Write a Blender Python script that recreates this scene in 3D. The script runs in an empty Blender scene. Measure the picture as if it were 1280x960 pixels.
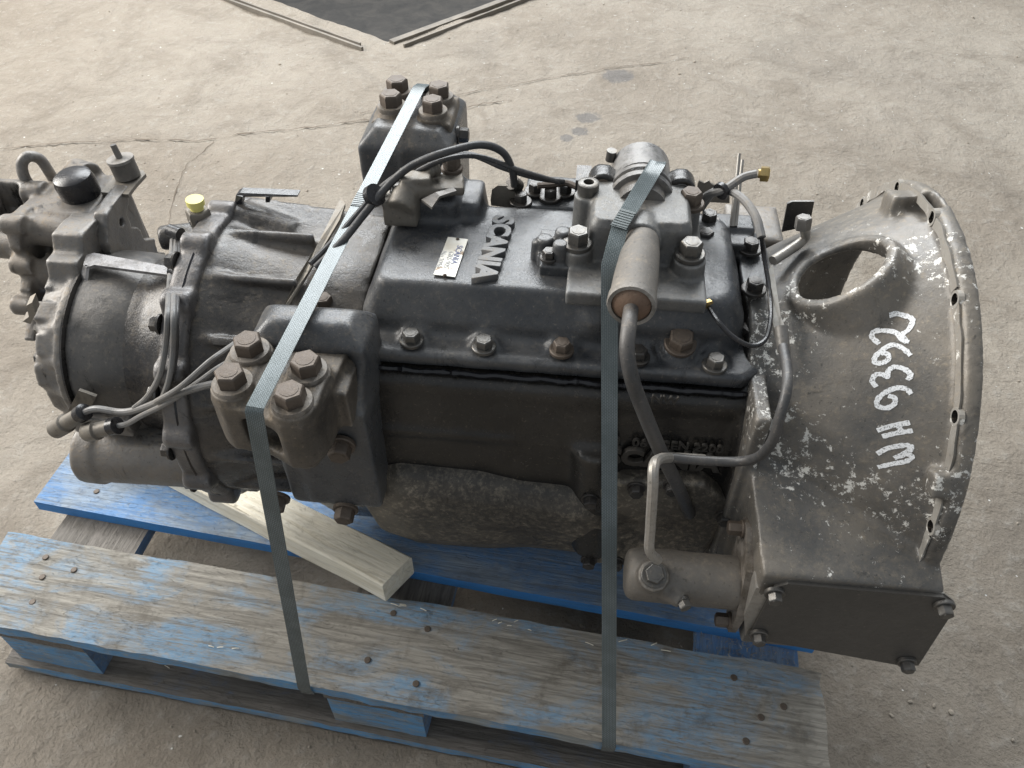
import bpy, bmesh, math, random
from mathutils import Vector, Matrix, noise
from mathutils.bvhtree import BVHTree
random.seed(7)
R = math.radians
sc = bpy.context.scene
# ---------------------------------------------------------------- camera
cam = bpy.data.cameras.new('camera'); camo = bpy.data.objects.new('camera', cam)
sc.collection.objects.link(camo); sc.camera = camo
cam.sensor_width = 36.0; cam.lens = 1000/1280*36; cam.clip_start = .02; cam.clip_end = 100
camo.location = (0, -1.0, 1.21); camo.rotation_euler = (R(44), 0, R(6))
sc.render.resolution_x = 1024; sc.render.resolution_y = 768
# ---------------------------------------------------------------- light: daylight from workshop doors
w = bpy.data.worlds.new('World'); sc.world = w; w.use_nodes = True
w.node_tree.nodes['Background'].inputs[0].default_value = (.86, .93, 1, 1)
w.node_tree.nodes['Background'].inputs[1].default_value = .46
def area(name, loc, target, sx, sy, power, col):
    l = bpy.data.lights.new(name, 'AREA'); l.shape = 'RECTANGLE'; l.size = sx; l.size_y = sy; l.energy = power; l.color = col
    o = bpy.data.objects.new(name, l); sc.collection.objects.link(o); o.location = loc
    o.rotation_euler = (Vector(target)-Vector(loc)).to_track_quat('-Z', 'Y').to_euler()
area('door_daylight', (-4.8, .6, 2.9), (-.3, -.1, .2), 3.0, 2.6, 400, (1, .96, .90))
area('roof_light', (-.9, 4.8, 4.9), (-.2, .2, .3), 6.0, 3.0, 760, (.95, .98, 1))
sc.view_settings.view_transform = 'Standard'; sc.view_settings.look = 'None'
sc.view_settings.exposure = 0.0; sc.view_settings.gamma = 1
sc.render.engine = 'CYCLES'

# ---------------------------------------------------------------- materials
class NT:
    def __init__(s, name):
        s.m = bpy.data.materials.new(name); s.m.use_nodes = True; s.t = s.m.node_tree
        s.b = s.t.nodes['Principled BSDF']; s.tc = s.t.nodes.new('ShaderNodeTexCoord')
    def n(s, k, **kw):
        x = s.t.nodes.new(k)
        for a, v in kw.items(): setattr(x, a, v)
        return x
    def l(s, a, b): s.t.links.new(a, b)
    def vec(s, scale=(1, 1, 1), src='Object', rot=(0, 0, 0)):
        mp = s.n('ShaderNodeMapping'); mp.inputs['Scale'].default_value = scale; mp.inputs['Rotation'].default_value = rot
        s.l(s.tc.outputs[src], mp.inputs[0]); return mp.outputs[0]
    def noise(s, scale, detail=6, rough=.6, vec=None, dist=0):
        x = s.n('ShaderNodeTexNoise'); x.inputs['Scale'].default_value = scale; x.inputs['Detail'].default_value = detail
        x.inputs['Roughness'].default_value = rough; x.inputs['Distortion'].default_value = dist
        s.l(vec if vec else s.tc.outputs['Object'], x.inputs['Vector']); return x.outputs[0]
    def ramp(s, f, lo, hi, a=0., b=1.):
        x = s.n('ShaderNodeMapRange'); x.interpolation_type = 'SMOOTHSTEP'
        for i, v in zip((1, 2, 3, 4), (lo, hi, a, b)): x.inputs[i].default_value = v
        s.l(f, x.inputs[0]); return x.outputs[0]
    def mix(s, f, a, b):
        x = s.n('ShaderNodeMix', data_type='RGBA')
        for sock, v in ((x.inputs[0], f), (x.inputs[6], a), (x.inputs[7], b)):
            if isinstance(v, (int, float)): sock.default_value = v
            elif isinstance(v, tuple): sock.default_value = (*v, 1) if len(v) == 3 else v
            else: s.l(v, sock)
        return x.outputs[2]
    def math(s, op, a, b=0.):
        x = s.n('ShaderNodeMath', operation=op)
        for sock, v in zip(x.inputs, (a, b)):
            if isinstance(v, (int, float)): sock.default_value = v
            else: s.l(v, sock)
        return x.outputs[0]
    def bump(s, h, strength, dist=.002, prev=None):
        x = s.n('ShaderNodeBump'); x.inputs['Strength'].default_value = strength; x.inputs['Distance'].default_value = dist
        s.l(h, x.inputs['Height'])
        if prev: s.l(prev, x.inputs['Normal'])
        return x.outputs[0]
    def out(s, col=None, rough=None, nrm=None, metal=None, spec=None):
        for k, v in (('Base Color', col), ('Roughness', rough), ('Normal', nrm), ('Metallic', metal), ('Specular IOR Level', spec)):
            if v is None: continue
            if isinstance(v, (int, float)): s.b.inputs[k].default_value = v
            elif isinstance(v, tuple): s.b.inputs[k].default_value = (*v, 1)
            else: s.l(v, s.b.inputs[k])
        return s.m
def casting(name, c1, c2, dust, amt=.5, rough=.5, metal=0., grain=.35, chips=None, chip_lo=.62, grease=.35, spec=.5, ring=None, side=.3, edge=.6):
    t = NT(name)
    big = t.noise(6, 8, .65, dist=.5); mid = t.noise(40, 8, .7, dist=.3); fine = t.noise(380, 4, .7); fd = t.noise(130, 6, .75); streak = t.noise(16, 7, .72, t.vec((1, 1, .4)), 1.2)
    col = t.mix(t.ramp(big, .3, .7), c1, c2); col = t.mix(t.ramp(fd, .35, .7, 0, .35), col, tuple(x*.55 for x in c1))
    geo = t.n('ShaderNodeNewGeometry'); sp = t.n('ShaderNodeSeparateXYZ'); t.l(geo.outputs['Normal'], sp.inputs[0])
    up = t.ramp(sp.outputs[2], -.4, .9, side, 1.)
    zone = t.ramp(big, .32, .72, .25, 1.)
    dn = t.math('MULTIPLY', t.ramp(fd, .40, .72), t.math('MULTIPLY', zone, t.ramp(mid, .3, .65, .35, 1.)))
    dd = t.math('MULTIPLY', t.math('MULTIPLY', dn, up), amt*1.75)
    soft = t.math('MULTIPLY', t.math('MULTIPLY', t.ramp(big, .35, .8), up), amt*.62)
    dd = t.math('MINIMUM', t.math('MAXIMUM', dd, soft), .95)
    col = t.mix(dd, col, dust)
    if edge:
        pt = t.ramp(geo.outputs['Pointiness'], .52, .58); pt = t.math('MULTIPLY', pt, t.ramp(mid, .38, .58))
        col = t.mix(t.math('MULTIPLY', pt, edge), col, tuple(min(1, 2.0*x+.07) for x in c2))
    gr = t.math('MULTIPLY', t.ramp(streak, .55, .66, 0, grease), t.ramp(mid, .3, .5, .5, 1))
    col = t.mix(gr, col, (.013, .012, .011))
    sp1 = t.noise(230, 3, .6); col = t.mix(t.ramp(sp1, .63, .70, 0, .28), col, dust); col = t.mix(t.ramp(sp1, .30, .38, .5, 0), col, tuple(x*.4 for x in c1))
    if chips:
        ch = t.noise(85 if ring else 75, 12, .78, dist=.2)
        if ring:
            d = t.n('ShaderNodeVectorMath', operation='DISTANCE'); t.l(t.tc.outputs['Object'], d.inputs[0]); d.inputs[1].default_value = ring[0]
            off = t.math('ABSOLUTE', t.math('SUBTRACT', t.math('ADD', d.outputs['Value'], t.math('MULTIPLY', big, .05)), ring[1]))
            thr = t.ramp(off, 0, .06, .062, -.02); ch = t.math('ADD', ch, thr); f = t.ramp(ch, chip_lo, chip_lo+.015)
        else: f = t.math('MULTIPLY', t.ramp(ch, chip_lo, chip_lo+.03), t.ramp(t.noise(9, 4, .5), .45, .6))
        col = t.mix(f, col, chips)
    r = t.math('ADD', t.math('MULTIPLY', mid, .25), rough-.14); r = t.math('ADD', r, t.math('MULTIPLY', dd, .35)); r = t.math('SUBTRACT', r, t.math('MULTIPLY', gr, .3))
    nb = t.bump(fine, grain*.6, .0011); nb = t.bump(fd, grain*.6, .0018, nb); nb = t.bump(mid, .3, .003, nb)
    return t.out(col, r, nb, metal, spec)
M = {}
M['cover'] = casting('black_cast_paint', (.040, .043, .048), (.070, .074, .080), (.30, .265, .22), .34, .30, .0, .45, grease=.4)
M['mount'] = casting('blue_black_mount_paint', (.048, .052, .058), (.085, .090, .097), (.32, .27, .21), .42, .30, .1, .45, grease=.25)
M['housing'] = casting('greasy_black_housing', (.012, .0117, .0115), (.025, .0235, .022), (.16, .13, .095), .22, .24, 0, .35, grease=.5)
M['sump'] = casting('dusty_sump', (.034, .031, .028), (.06, .054, .046), (.33, .285, .22), .95, .5, 0, .5, grease=.85, side=1.)
M['flange'] = casting('worn_oily_flange', (.07, .068, .07), (.15, .145, .145), (.30, .25, .2), .5, .33, .3, .6, (.45, .44, .43), .64, grease=.6)
M['range'] = casting('oily_rear_casting', (.026, .025, .026), (.062, .06, .06), (.28, .23, .17), .5, .28, .1, .5, grease=.75)
M['drum'] = casting('worn_drum_paint', (.075, .072, .07), (.12, .115, .11), (.30, .26, .21), .5, .38, .15, .35, (.42, .43, .44), .62, grease=.45, side=.6)
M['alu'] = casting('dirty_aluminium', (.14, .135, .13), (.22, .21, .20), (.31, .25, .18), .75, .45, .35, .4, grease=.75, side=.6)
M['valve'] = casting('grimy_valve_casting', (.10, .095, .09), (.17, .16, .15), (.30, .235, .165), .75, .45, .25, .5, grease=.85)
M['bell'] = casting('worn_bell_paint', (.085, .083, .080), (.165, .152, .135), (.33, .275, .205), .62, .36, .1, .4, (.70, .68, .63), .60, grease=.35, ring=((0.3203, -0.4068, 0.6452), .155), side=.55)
M['box'] = casting('dull_steel_plate', (.062, .058, .053), (.085, .079, .072), (.20, .17, .14), .12, .5, .1, .12, grease=.1, side=.5, edge=0)
M['clamp'] = casting('rust_dusted_clamp', (.065, .058, .05), (.115, .10, .085), (.33, .265, .19), .85, .52, .2, .5, grease=.25)
M['rustbolt'] = casting('rusty_bolt', (.078, .060, .047), (.145, .119, .098), (.26, .20, .145), .5, .5, .3, .4, grease=.3, edge=0)
M['bolt'] = casting('grey_bolt', (.09, .087, .084), (.17, .165, .155), (.32, .27, .21), .45, .36, .6, .2, grease=.35, edge=0)
M['darkbolt'] = casting('oily_bolt', (.035, .034, .034), (.09, .085, .08), (.27, .22, .17), .3, .3, .4, .2, grease=.5, edge=0)
M['plate'] = casting('grimy_bracket_steel', (.16, .145, .125), (.24, .22, .19), (.36, .30, .23), .7, .5, .35, .3, grease=.5, edge=0)
M['rail'] = casting('dusty_angle_iron', (.15, .135, .115), (.22, .20, .175), (.36, .31, .25), .9, .6, .2, .4, grease=.2, edge=0)
M['brass'] = casting('brass', (.55, .40, .16), (.42, .30, .13), (.35, .28, .2), .3, .32, .8, .1, grease=.1, edge=0)
M['boot'] = casting('dusty_rubber_boot', (.095, .088, .080), (.15, .137, .122), (.31, .265, .21), .6, .6, 0, .5, grease=.3)
M['rodrust'] = casting('rusty_disc', (.12, .072, .05), (.20, .125, .085), (.33, .25, .18), .4, .6, .2, .4, edge=0)
M['black'] = casting('black_plastic', (.012, .012, .014), (.025, .025, .028), (.2, .17, .14), .15, .28, 0, .1, grease=.1, edge=0)
M['cable'] = casting('cable_sleeve', (.035, .036, .038), (.07, .07, .072), (.28, .24, .2), .45, .42, 0, .1, grease=.2, edge=0)
M['greycable'] = casting('dusty_grey_cable', (.14, .14, .14), (.21, .205, .2), (.34, .29, .23), .5, .45, 0, .1, grease=.3, edge=0)
M['zinc'] = casting('zinc_tube', (.30, .285, .26), (.44, .42, .39), (.35, .29, .22), .6, .4, .5, .1, grease=.2, edge=0)
M['steel'] = casting('bare_steel_rod', (.15, .14, .13), (.25, .24, .225), (.3, .25, .2), .4, .4, .4, .2, grease=.3, edge=0)
M['yellow'] = NT('yellow_cap').out((.75, .68, .22), .45)
M['sealant'] = NT('tar_sealant').out((.010, .010, .012), .16)
M['letter'] = casting('rubbed_cast_letter', (.10, .103, .108), (.16, .16, .165), (.32, .28, .22), .6, .45, .1, .3, grease=.1, edge=0)
M['darkletter'] = casting('grimy_cast_letter', (.035, .033, .03), (.055, .05, .045), (.2, .16, .12), .4, .5, 0, .3, grease=.3, edge=0)
M['edge'] = casting('chalky_flange_face', (.33, .315, .285), (.22, .205, .185), (.36, .29, .21), .7, .65, .05, .4, (.75, .73, .68), .54, grease=.25, edge=0)
def chalk():
    t = NT('chalk'); n = t.noise(520, 5, .8)
    t.b.inputs['Alpha'].default_value = 1
    t.l(t.ramp(n, .34, .50), t.b.inputs['Alpha'])
    return t.out((.82, .83, .84), .9)
M['chalk'] = chalk()
def printed():
    t = NT('worn_label_plate'); n = t.noise(60, 8, .7); n2 = t.noise(16, 5, .6)
    c = t.mix(t.ramp(n2, .4, .65), (.66, .65, .60), (.52, .48, .40)); c = t.mix(t.ramp(n, .58, .64), c, (.20, .14, .09))
    return t.out(c, .45, t.bump(n, .2, .0006), .25)
M['label'] = printed()
M['ink'] = NT('blue_ink').out((.22, .24, .36), .6); M['greyink'] = NT('grey_ink').out((.40, .40, .40), .6)
def strapmat():
    t = NT('woven_strap')
    bk = t.n('ShaderNodeTexBrick'); bk.inputs['Scale'].default_value = 1
    bk.inputs['Brick Width'].default_value = .0034; bk.inputs['Row Height'].default_value = .0019; bk.inputs['Mortar Size'].default_value = .0003
    bk.inputs['Color1'].default_value = bk.inputs['Color2'].default_value = (1, 1, 1, 1); bk.inputs['Mortar'].default_value = (0, 0, 0, 1)
    t.l(t.tc.outputs['UV'], bk.inputs['Vector'])
    n = t.noise(30, 4)
    c = t.mix(t.ramp(n, .4, .65), (.12, .145, .15), (.165, .195, .205)); c = t.mix(bk.outputs['Color'], (.07, .085, .085), c)
    return t.out(c, t.math('ADD', t.math('MULTIPLY', n, .12), .17), t.bump(bk.outputs['Color'], .5, .0008), .1)
M['strap'] = strapmat()
def wood(name, bare1, bare2, paint, lo, hi, rot=0., rough=.7, gs=1., dirt=.5):
    """grain runs along the object's own X axis"""
    t = NT(name)
    oi = t.n('ShaderNodeObjectInfo'); ad = t.n('ShaderNodeVectorMath', operation='ADD'); cv = t.n('ShaderNodeCombineXYZ')
    t.l(t.math('MULTIPLY', oi.outputs['Random'], 37.), cv.inputs[0]); t.l(t.math('MULTIPLY', oi.outputs['Random'], 11.), cv.inputs[1])
    t.l(t.tc.outputs['Object'], ad.inputs[0]); t.l(cv.outputs[0], ad.inputs[1])
    def vec(s):
        mp = t.n('ShaderNodeMapping'); mp.inputs['Scale'].default_value = s; t.l(ad.outputs[0], mp.inputs[0]); return mp.outputs[0]
    grain = t.noise(1, 9, .7, vec((9*gs, 150*gs, 150*gs)), .8); grain2 = t.noise(1, 6, .6, vec((3, 45, 45)), 1.6); patch = t.noise(1, 7, .62, vec((7, 13, 13)), .6)
    gouge = t.noise(1, 5, .75, vec((35, 120, 120)), 2.5)
    c = t.mix(t.ramp(grain, .33, .66), bare1, bare2); c = t.mix(t.ramp(grain2, .5, .75, 0, .5), c, tuple(x*.5 for x in bare1))
    f = t.math('MULTIPLY', t.ramp(patch, lo, hi), t.ramp(grain, .36, .52, .12, 1)); f = t.math('MULTIPLY', f, t.ramp(t.noise(1, 9, .75, vec((60, 170, 170))), .38, .52, .25, 1.))
    pc = t.mix(t.ramp(grain2, .35, .7), paint, tuple(x*.72+.03 for x in paint))
    c = t.mix(f, c, pc)
    c = t.mix(t.math('MULTIPLY', t.ramp(t.noise(1, 8, .7, vec((22, 22, 22))), .5, .72), dirt), c, (.10, .085, .065))
    h = t.math('ADD', grain, t.math('MULTIPLY', t.ramp(gouge, .55, .8), -.9))
    return t.out(c, rough, t.bump(h, .7, .0045))
M['oldwood'] = wood('weathered_blue_grey_wood', (.175, .16, .135), (.36, .335, .29), (.18, .31, .45), .43, .62, dirt=.7)
M['bluewood'] = wood('faded_blue_paint_wood', (.18, .22, .27), (.29, .35, .42), (.115, .25, .48), .34, .56, dirt=.45)
M['blueedge'] = wood('strong_blue_painted_edge', (.07, .26, .58), (.06, .24, .56), (.045, .26, .66), .30, .42, dirt=.2)
M['chipedge'] = wood('chipped_light_blue_edge', (.22, .23, .22), (.34, .36, .36), (.11, .31, .56), .36, .52, dirt=.45)
M['darkwood'] = wood('grey_brown_wood', (.10, .09, .075), (.19, .17, .15), (.10, .14, .21), .58, .7)
M['pine'] = wood('fresh_pine', (.74, .67, .52), (.86, .81, .69), (.78, .71, .56), .6, .7, dirt=.12, gs=.7)

FLOOR_STAINS = [((0.0793, 1.6422, 0), .055), ((-0.0083, 1.3384, 0), .040), ((-0.0289, 1.2461, 0), .03), ((-0.0674, 1.1986, 0), .022)]
def floor_mat():
    t = NT('dusty_concrete')
    big = t.noise(.9, 6, .6); mid = t.noise(5, 9, .68, dist=.6); sm = t.noise(34, 8, .7); fine = t.noise(190, 6, .7); vf = t.noise(700, 3, .6)
    c = t.mix(t.ramp(big, .35, .65), (.36, .315, .258), (.275, .232, .182)); c = t.mix(t.ramp(mid, .42, .72, 0, .75), c, (.20, .165, .125))
    c = t.mix(t.ramp(t.noise(1.7, 5, .6, dist=1.), .5, .7, 0, .5), c, (.21, .18, .145)); c = t.mix(t.ramp(sm, .5, .72, 0, .6), c, (.40, .365, .315)); c = t.mix(t.ramp(fine, .5, .75, 0, .5), c, (.15, .125, .10))
    c = t.mix(t.ramp(t.noise(14, 6, .75, t.vec((1, .25, 1), rot=(0, 0, .5)), 1.5), .6, .72, 0, .45), c, (.17, .145, .12))
    c = t.mix(t.ramp(t.noise(75, 1, .5), .785, .80), c, (.72, .70, .66))
    for p, r in FLOOR_STAINS:
        d = t.n('ShaderNodeVectorMath', operation='DISTANCE'); t.l(t.tc.outputs['Object'], d.inputs[0]); d.inputs[1].default_value = p
        f = t.math('ADD', d.outputs['Value'], t.math('MULTIPLY', t.math('SUBTRACT', sm, .5), r*1.4))
        c = t.mix(t.ramp(f, r*.75, r*1.1, .6, 0), c, (.11, .11, .115))
    r = t.math('ADD', t.math('MULTIPLY', mid, .35), .42)
    pits = t.ramp(t.noise(26, 9, .75), .60, .78, 0, -1.); c = t.mix(t.math('MULTIPLY', pits, -.35), c, (.15, .12, .09))
    nb = t.bump(fine, .8, .005); nb = t.bump(sm, .9, .016, nb); nb = t.bump(mid, .5, .035, nb); nb = t.bump(pits, .5, .004, nb); nb = t.bump(vf, .2, .001, nb)
    return t.out(c, r, nb)
M['floor'] = floor_mat()
M['crack'] = NT('crack_dirt').out((.12, .095, .07), .95)
M['grit'] = NT('stone_grit').out((.30, .26, .21), .9)
M['pit'] = casting('dark_pit_wall', (.05, .048, .046), (.075, .072, .068), (.14, .12, .1), .5, .8, 0, .4)

# ---------------------------------------------------------------- object helpers
WORLD = {}
def put(o, parent):
    sc.collection.objects.link(o)
    if parent:
        o.parent = parent; o.matrix_parent_inverse = WORLD[parent.name].inverted()
    WORLD[o.name] = o.matrix_basis.copy(); return o
def empty(name, loc, label, cat):
    o = bpy.data.objects.new(name, None); o.location = loc; o.empty_display_size = .05
    o['label'] = label; o['category'] = cat; sc.collection.objects.link(o); WORLD[o.name] = Matrix.Translation(loc); return o
def mesh_obj(name, bm, mat, parent=None, smooth=True, angle=35):
    bmesh.ops.recalc_face_normals(bm, faces=bm.faces)
    me = bpy.data.meshes.new(name); bm.to_mesh(me); bm.free()
    return from_mesh(name, me, mat, parent, smooth, angle)
def from_mesh(name, me, mat, parent=None, smooth=True, angle=35):
    if not me.materials: me.materials.append(M[mat] if isinstance(mat, str) else mat)
    if smooth:
        me.polygons.foreach_set('use_smooth', [True]*len(me.polygons))
        if angle: me.set_sharp_from_angle(angle=R(angle))
    return put(bpy.data.objects.new(name, me), parent)
def V(*a): return Vector(a)
def frame(axis, up=None):
    z = Vector(axis).normalized(); u = Vector(up) if up else (V(0, 0, 1) if abs(z.z) < .9 else V(1, 0, 0))
    x = u.cross(z).normalized(); y = z.cross(x); return Matrix((x, y, z)).transposed()
def box(bm, c, s, rot=None, taper=None):
    """s full sizes; taper scales x,y of the top face"""
    vs = []
    for dz in (-1, 1):
        for dx, dy in ((-1, -1), (1, -1), (1, 1), (-1, 1)):
            t = taper if (taper and dz > 0) else (1, 1)
            p = V(dx*s[0]/2*t[0], dy*s[1]/2*t[1], dz*s[2]/2)
            if rot: p = rot @ p
            vs.append(bm.verts.new(Vector(c)+p))
    for f in ((3, 2, 1, 0), (4, 5, 6, 7), (0, 1, 5, 4), (1, 2, 6, 5), (2, 3, 7, 6), (3, 0, 4, 7)): bm.faces.new([vs[i] for i in f])
def bb(bm, x0, x1, y0, y1, z0, z1): box(bm, ((x0+x1)/2, (y0+y1)/2, (z0+z1)/2), (x1-x0, y1-y0, z1-z0))
def rings(bm, rr, cap=True):
    vv = [[bm.verts.new(p) for p in r] for r in rr]; n = len(rr[0])
    for a, b in zip(vv, vv[1:]):
        for i in range(n): bm.faces.new((a[i], a[(i+1) % n], b[(i+1) % n], b[i]))
    if cap: bm.faces.new(vv[0][::-1]); bm.faces.new(vv[-1])
def cyl(bm, p0, p1, r0, r1=None, n=24):
    if r1 is None: r1 = r0
    p0, p1 = Vector(p0), Vector(p1); f = frame(p1-p0)
    rings(bm, [[p+f @ V(r*math.cos(a), r*math.sin(a), 0) for a in [2*math.pi*i/n for i in range(n)]] for p, r in ((p0, r0), (p1, r1))])
def lathe(bm, origin, axis, prof, n=32, up=None):
    """prof: (distance along axis, radius)"""
    o = Vector(origin); f = frame(axis, up); z = Vector(axis).normalized()
    rings(bm, [[o+z*d+f @ V(r*math.cos(a), r*math.sin(a), 0) for a in [2*math.pi*i/n for i in range(n)]] for d, r in prof])
def prism(bm, pts, off):
    off = Vector(off); a = [bm.verts.new(p) for p in pts]; b = [bm.verts.new(Vector(p)+off) for p in pts]; n = len(pts)
    bm.faces.new(a[::-1]); bm.faces.new(b)
    for i in range(n): bm.faces.new((a[i], a[(i+1) % n], b[(i+1) % n], b[i]))
def smooth_path(pts, k=8):
    pts = [Vector(p) for p in pts]
    if len(pts) < 3: return pts
    q = [pts[0]*2-pts[1]]+pts+[pts[-1]*2-pts[-2]]; out = []
    for i in range(1, len(q)-2):
        a, b, c, d = q[i-1:i+3]
        for j in range(k):
            t = j/k; out.append(.5*((2*b)+(c-a)*t+(2*a-5*b+4*c-d)*t*t+(3*b-a-3*c+d)*t**3))
    return out+[pts[-1]]
def tube(bm, pts, r, n=10, k=8, smooth=True):
    pts = smooth_path(pts, k) if smooth else [Vector(p) for p in pts]
    rr = []; prev = None
    for i, p in enumerate(pts):
        t = (pts[min(i+1, len(pts)-1)]-pts[max(i-1, 0)]).normalized()
        if prev is None: x = t.orthogonal().normalized()
        else: x = (prev-t*prev.dot(t)).normalized()
        prev = x; y = t.cross(x); rad = r(i/(len(pts)-1)) if callable(r) else r
        rr.append([p+(x*math.cos(a)+y*math.sin(a))*rad for a in [2*math.pi*j/n for j in range(n)]])
    rings(bm, rr)
def tube_obj(name, pts, r, mat, parent, n=10, k=8):
    bm = bmesh.new(); tube(bm, pts, r, n, k); return mesh_obj(name, bm, mat, parent)
CLOUD = bpy.data.textures.new('cast_clouds', 'CLOUDS'); CLOUD.noise_scale = .03; CLOUD.noise_depth = 3
def cast(name, bm, mat, parent, voxel=.004, it=5, cut=None, disp=.0016):
    """a casting: solids fused, holes cut, edges rounded as in a sand mould"""
    bmesh.ops.recalc_face_normals(bm, faces=bm.faces)
    me = bpy.data.meshes.new(name+'_raw'); bm.to_mesh(me); bm.free(); o = bpy.data.objects.new(name+'_raw', me); sc.collection.objects.link(o); tmp = [o]
    if cut:
        bmesh.ops.recalc_face_normals(cut, faces=cut.faces)
        mc = bpy.data.meshes.new('c'); cut.to_mesh(mc); cut.free(); oc = bpy.data.objects.new('c', mc); sc.collection.objects.link(oc); tmp.append(oc)
        b = o.modifiers.new('b', 'BOOLEAN'); b.operation = 'DIFFERENCE'; b.object = oc; b.solver = 'EXACT'; b.use_self = True
    m = o.modifiers.new('r', 'REMESH'); m.mode = 'VOXEL'; m.voxel_size = voxel
    s = o.modifiers.new('s', 'SMOOTH'); s.factor = .5; s.iterations = it
    if disp:
        d = o.modifiers.new('d', 'DISPLACE'); d.texture = CLOUD; d.strength = disp; d.mid_level = .5; d.texture_coords = 'GLOBAL'
    dg = bpy.context.evaluated_depsgraph_get(); me2 = bpy.data.meshes.new_from_object(o.evaluated_get(dg)); me2.name = name
    for t in tmp: bpy.data.objects.remove(t)
    me2.materials.clear()
    return from_mesh(name, me2, mat, parent, True, None)
def bev(bm, w, seg=2, ang=30):
    es = [e for e in bm.edges if len(e.link_faces) == 2 and e.calc_face_angle(0) > R(ang)]
    bmesh.ops.bevel(bm, geom=es, offset=w, segments=seg, profile=.6, affect='EDGES', clamp_overlap=True)
BOLT = {}
def bolt_mesh(af, h, wr, wh, mat):
    """hexagon head (across flats af, height h) on a washer (radius wr, thickness wh), base at z=0"""
    key = (af, h, wr, wh, mat)
    if key in BOLT: return BOLT[key]
    bm = bmesh.new()
    if wr: lathe(bm, (0, 0, -.001), (0, 0, 1), [(0, wr), (wh*.75+.001, wr), (wh+.001, wr*.93)], 20)
    rc = af/2/math.cos(math.pi/6); hexa = lambda s, z: [V(rc*s*math.cos(a), rc*s*math.sin(a), z) for a in [math.pi/3*i+.2 for i in range(6)]]
    rings(bm, [hexa(1, wh-.0005), hexa(1, wh+h*.82), hexa(.95, wh+h*.93), hexa(.86, wh+h)])
    lathe(bm, (0, 0, wh+h-.0008), (0, 0, 1), [(0, rc*.62), (.0012, rc*.60), (.0013, rc*.5)], 14)
    bmesh.ops.recalc_face_normals(bm, faces=bm.faces)
    me = bpy.data.meshes.new('bolt'); bm.to_mesh(me); bm.free(); me.materials.append(M[mat])
    me.polygons.foreach_set('use_smooth', [True]*len(me.polygons)); me.set_sharp_from_angle(angle=R(28)); BOLT[key] = me; return me
def bolt(parent, loc, axis=(0, 0, 1), af=.017, h=.010, wr=.0135, wh=.003, mat='bolt', name='bolt'):
    o = bpy.data.objects.new(name, bolt_mesh(af, h, wr, wh, mat)); tilt = Matrix.Rotation(random.uniform(0, 6.28), 3, 'Z')
    o.matrix_basis = Matrix.Translation(loc) @ (frame(axis) @ tilt).to_4x4(); return put(o, parent)
def text_obj(name, s, size, depth, mat, parent, origin, right, up, weight=0., bevel=0.):
    cu = bpy.data.curves.new(name, 'FONT'); cu.body = s; cu.size = size; cu.extrude = depth/2; cu.offset = weight; cu.bevel_depth = bevel
    cu.align_x = 'CENTER'; cu.align_y = 'CENTER'; cu.resolution_u = 3
    o = bpy.data.objects.new(name, cu); sc.collection.objects.link(o)
    me = bpy.data.meshes.new_from_object(o.evaluated_get(bpy.context.evaluated_depsgraph_get())); bpy.data.objects.remove(o)
    x = Vector(right).normalized(); z = x.cross(Vector(up)).normalized(); y = z.cross(x)
    me.transform(Matrix.Translation(origin) @ Matrix((x, y, z)).transposed().to_4x4()); me.materials.clear()
    return from_mesh(name, me, mat, parent, False)

# ================================================================ SETTING: floor with inspection pit
K = Vector((-0.7453, 1.8256, 0)); da = (Vector((-0.3469, 2.3002, 0))-K).normalized(); db = (Vector((-1.2607, 2.1462, 0))-K).normalized()
crack = [Vector((-1.8137, 0.9542, 0)), Vector((-1.4587, 1.0334, 0)), Vector((-1.2055, 1.079, 0)), Vector((-1.0294, 1.1409, 0)), Vector((-0.6948, 1.2407, 0)), Vector((-0.2559, 1.4346, 0))]
crack2 = [Vector((-0.7167, 1.2794, 0)), Vector((-0.216, 1.5636, 0)), Vector((0.3212, 1.8046, 0))]
def seg_d(p, poly):
    best = 9
    for a, b in zip(poly, poly[1:]):
        ab = b-a; t = max(0, min(1, (p-a).dot(ab)/ab.length_squared)); best = min(best, (p-a-ab*t).length)
    return best
def floor_h(p):
    return .010*noise.noise(p*2.1)+.007*noise.noise(p*6.3)+.0035*noise.noise(p*19)+.002*noise.noise(p*41)
def floor_build():
    def ticks(lo, hi):
        t = [x*.022 for x in range(-int(2.9/.022), int(1.1/.022)+1)]
        a = []; v = t[-1]
        while v < hi: v = v+max(.06, (v-t[-1])*.25); a.append(v)
        b = []; v = t[0]
        while v > lo: v = v-max(.06, (t[0]-v)*.25); b.append(v)
        return b[::-1]+t+a
    us = ticks(-7, 6); vs = ticks(-7, 6); i0 = min(range(len(us)), key=lambda i: abs(us[i])); j0 = min(range(len(vs)), key=lambda i: abs(vs[i]))
    verts = []; 
    for u in us:
        for v in vs:
            p = K+da*u+db*v
            if -3 < p.x < 3 and -2 < p.y < 3:
                h = floor_h(p)
                d = min(seg_d(p, crack), .05)+.012*noise.noise(p*23)
                if d < .016: h -= .006*(1-max(0, d)/.016)
                d = seg_d(p, crack2)
                if d < .02: h -= .003
            else: h = 0
            verts.append((p.x, p.y, h-.006))
    n = len(vs); faces = [(i*n+j, (i+1)*n+j, (i+1)*n+j+1, i*n+j+1) for i in range(len(us)-1) for j in range(n-1) if not (i >= i0 and j >= j0)]
    me = bpy.data.meshes.new('floor'); me.from_pydata(verts, [], faces); me.update()
    o = from_mesh('floor', me, 'floor', None, True, None); o['kind'] = 'structure'
    o['label'] = 'rough dusty grey-brown concrete workshop floor'; o['category'] = 'floor'; return o
floor = floor_build()
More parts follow.
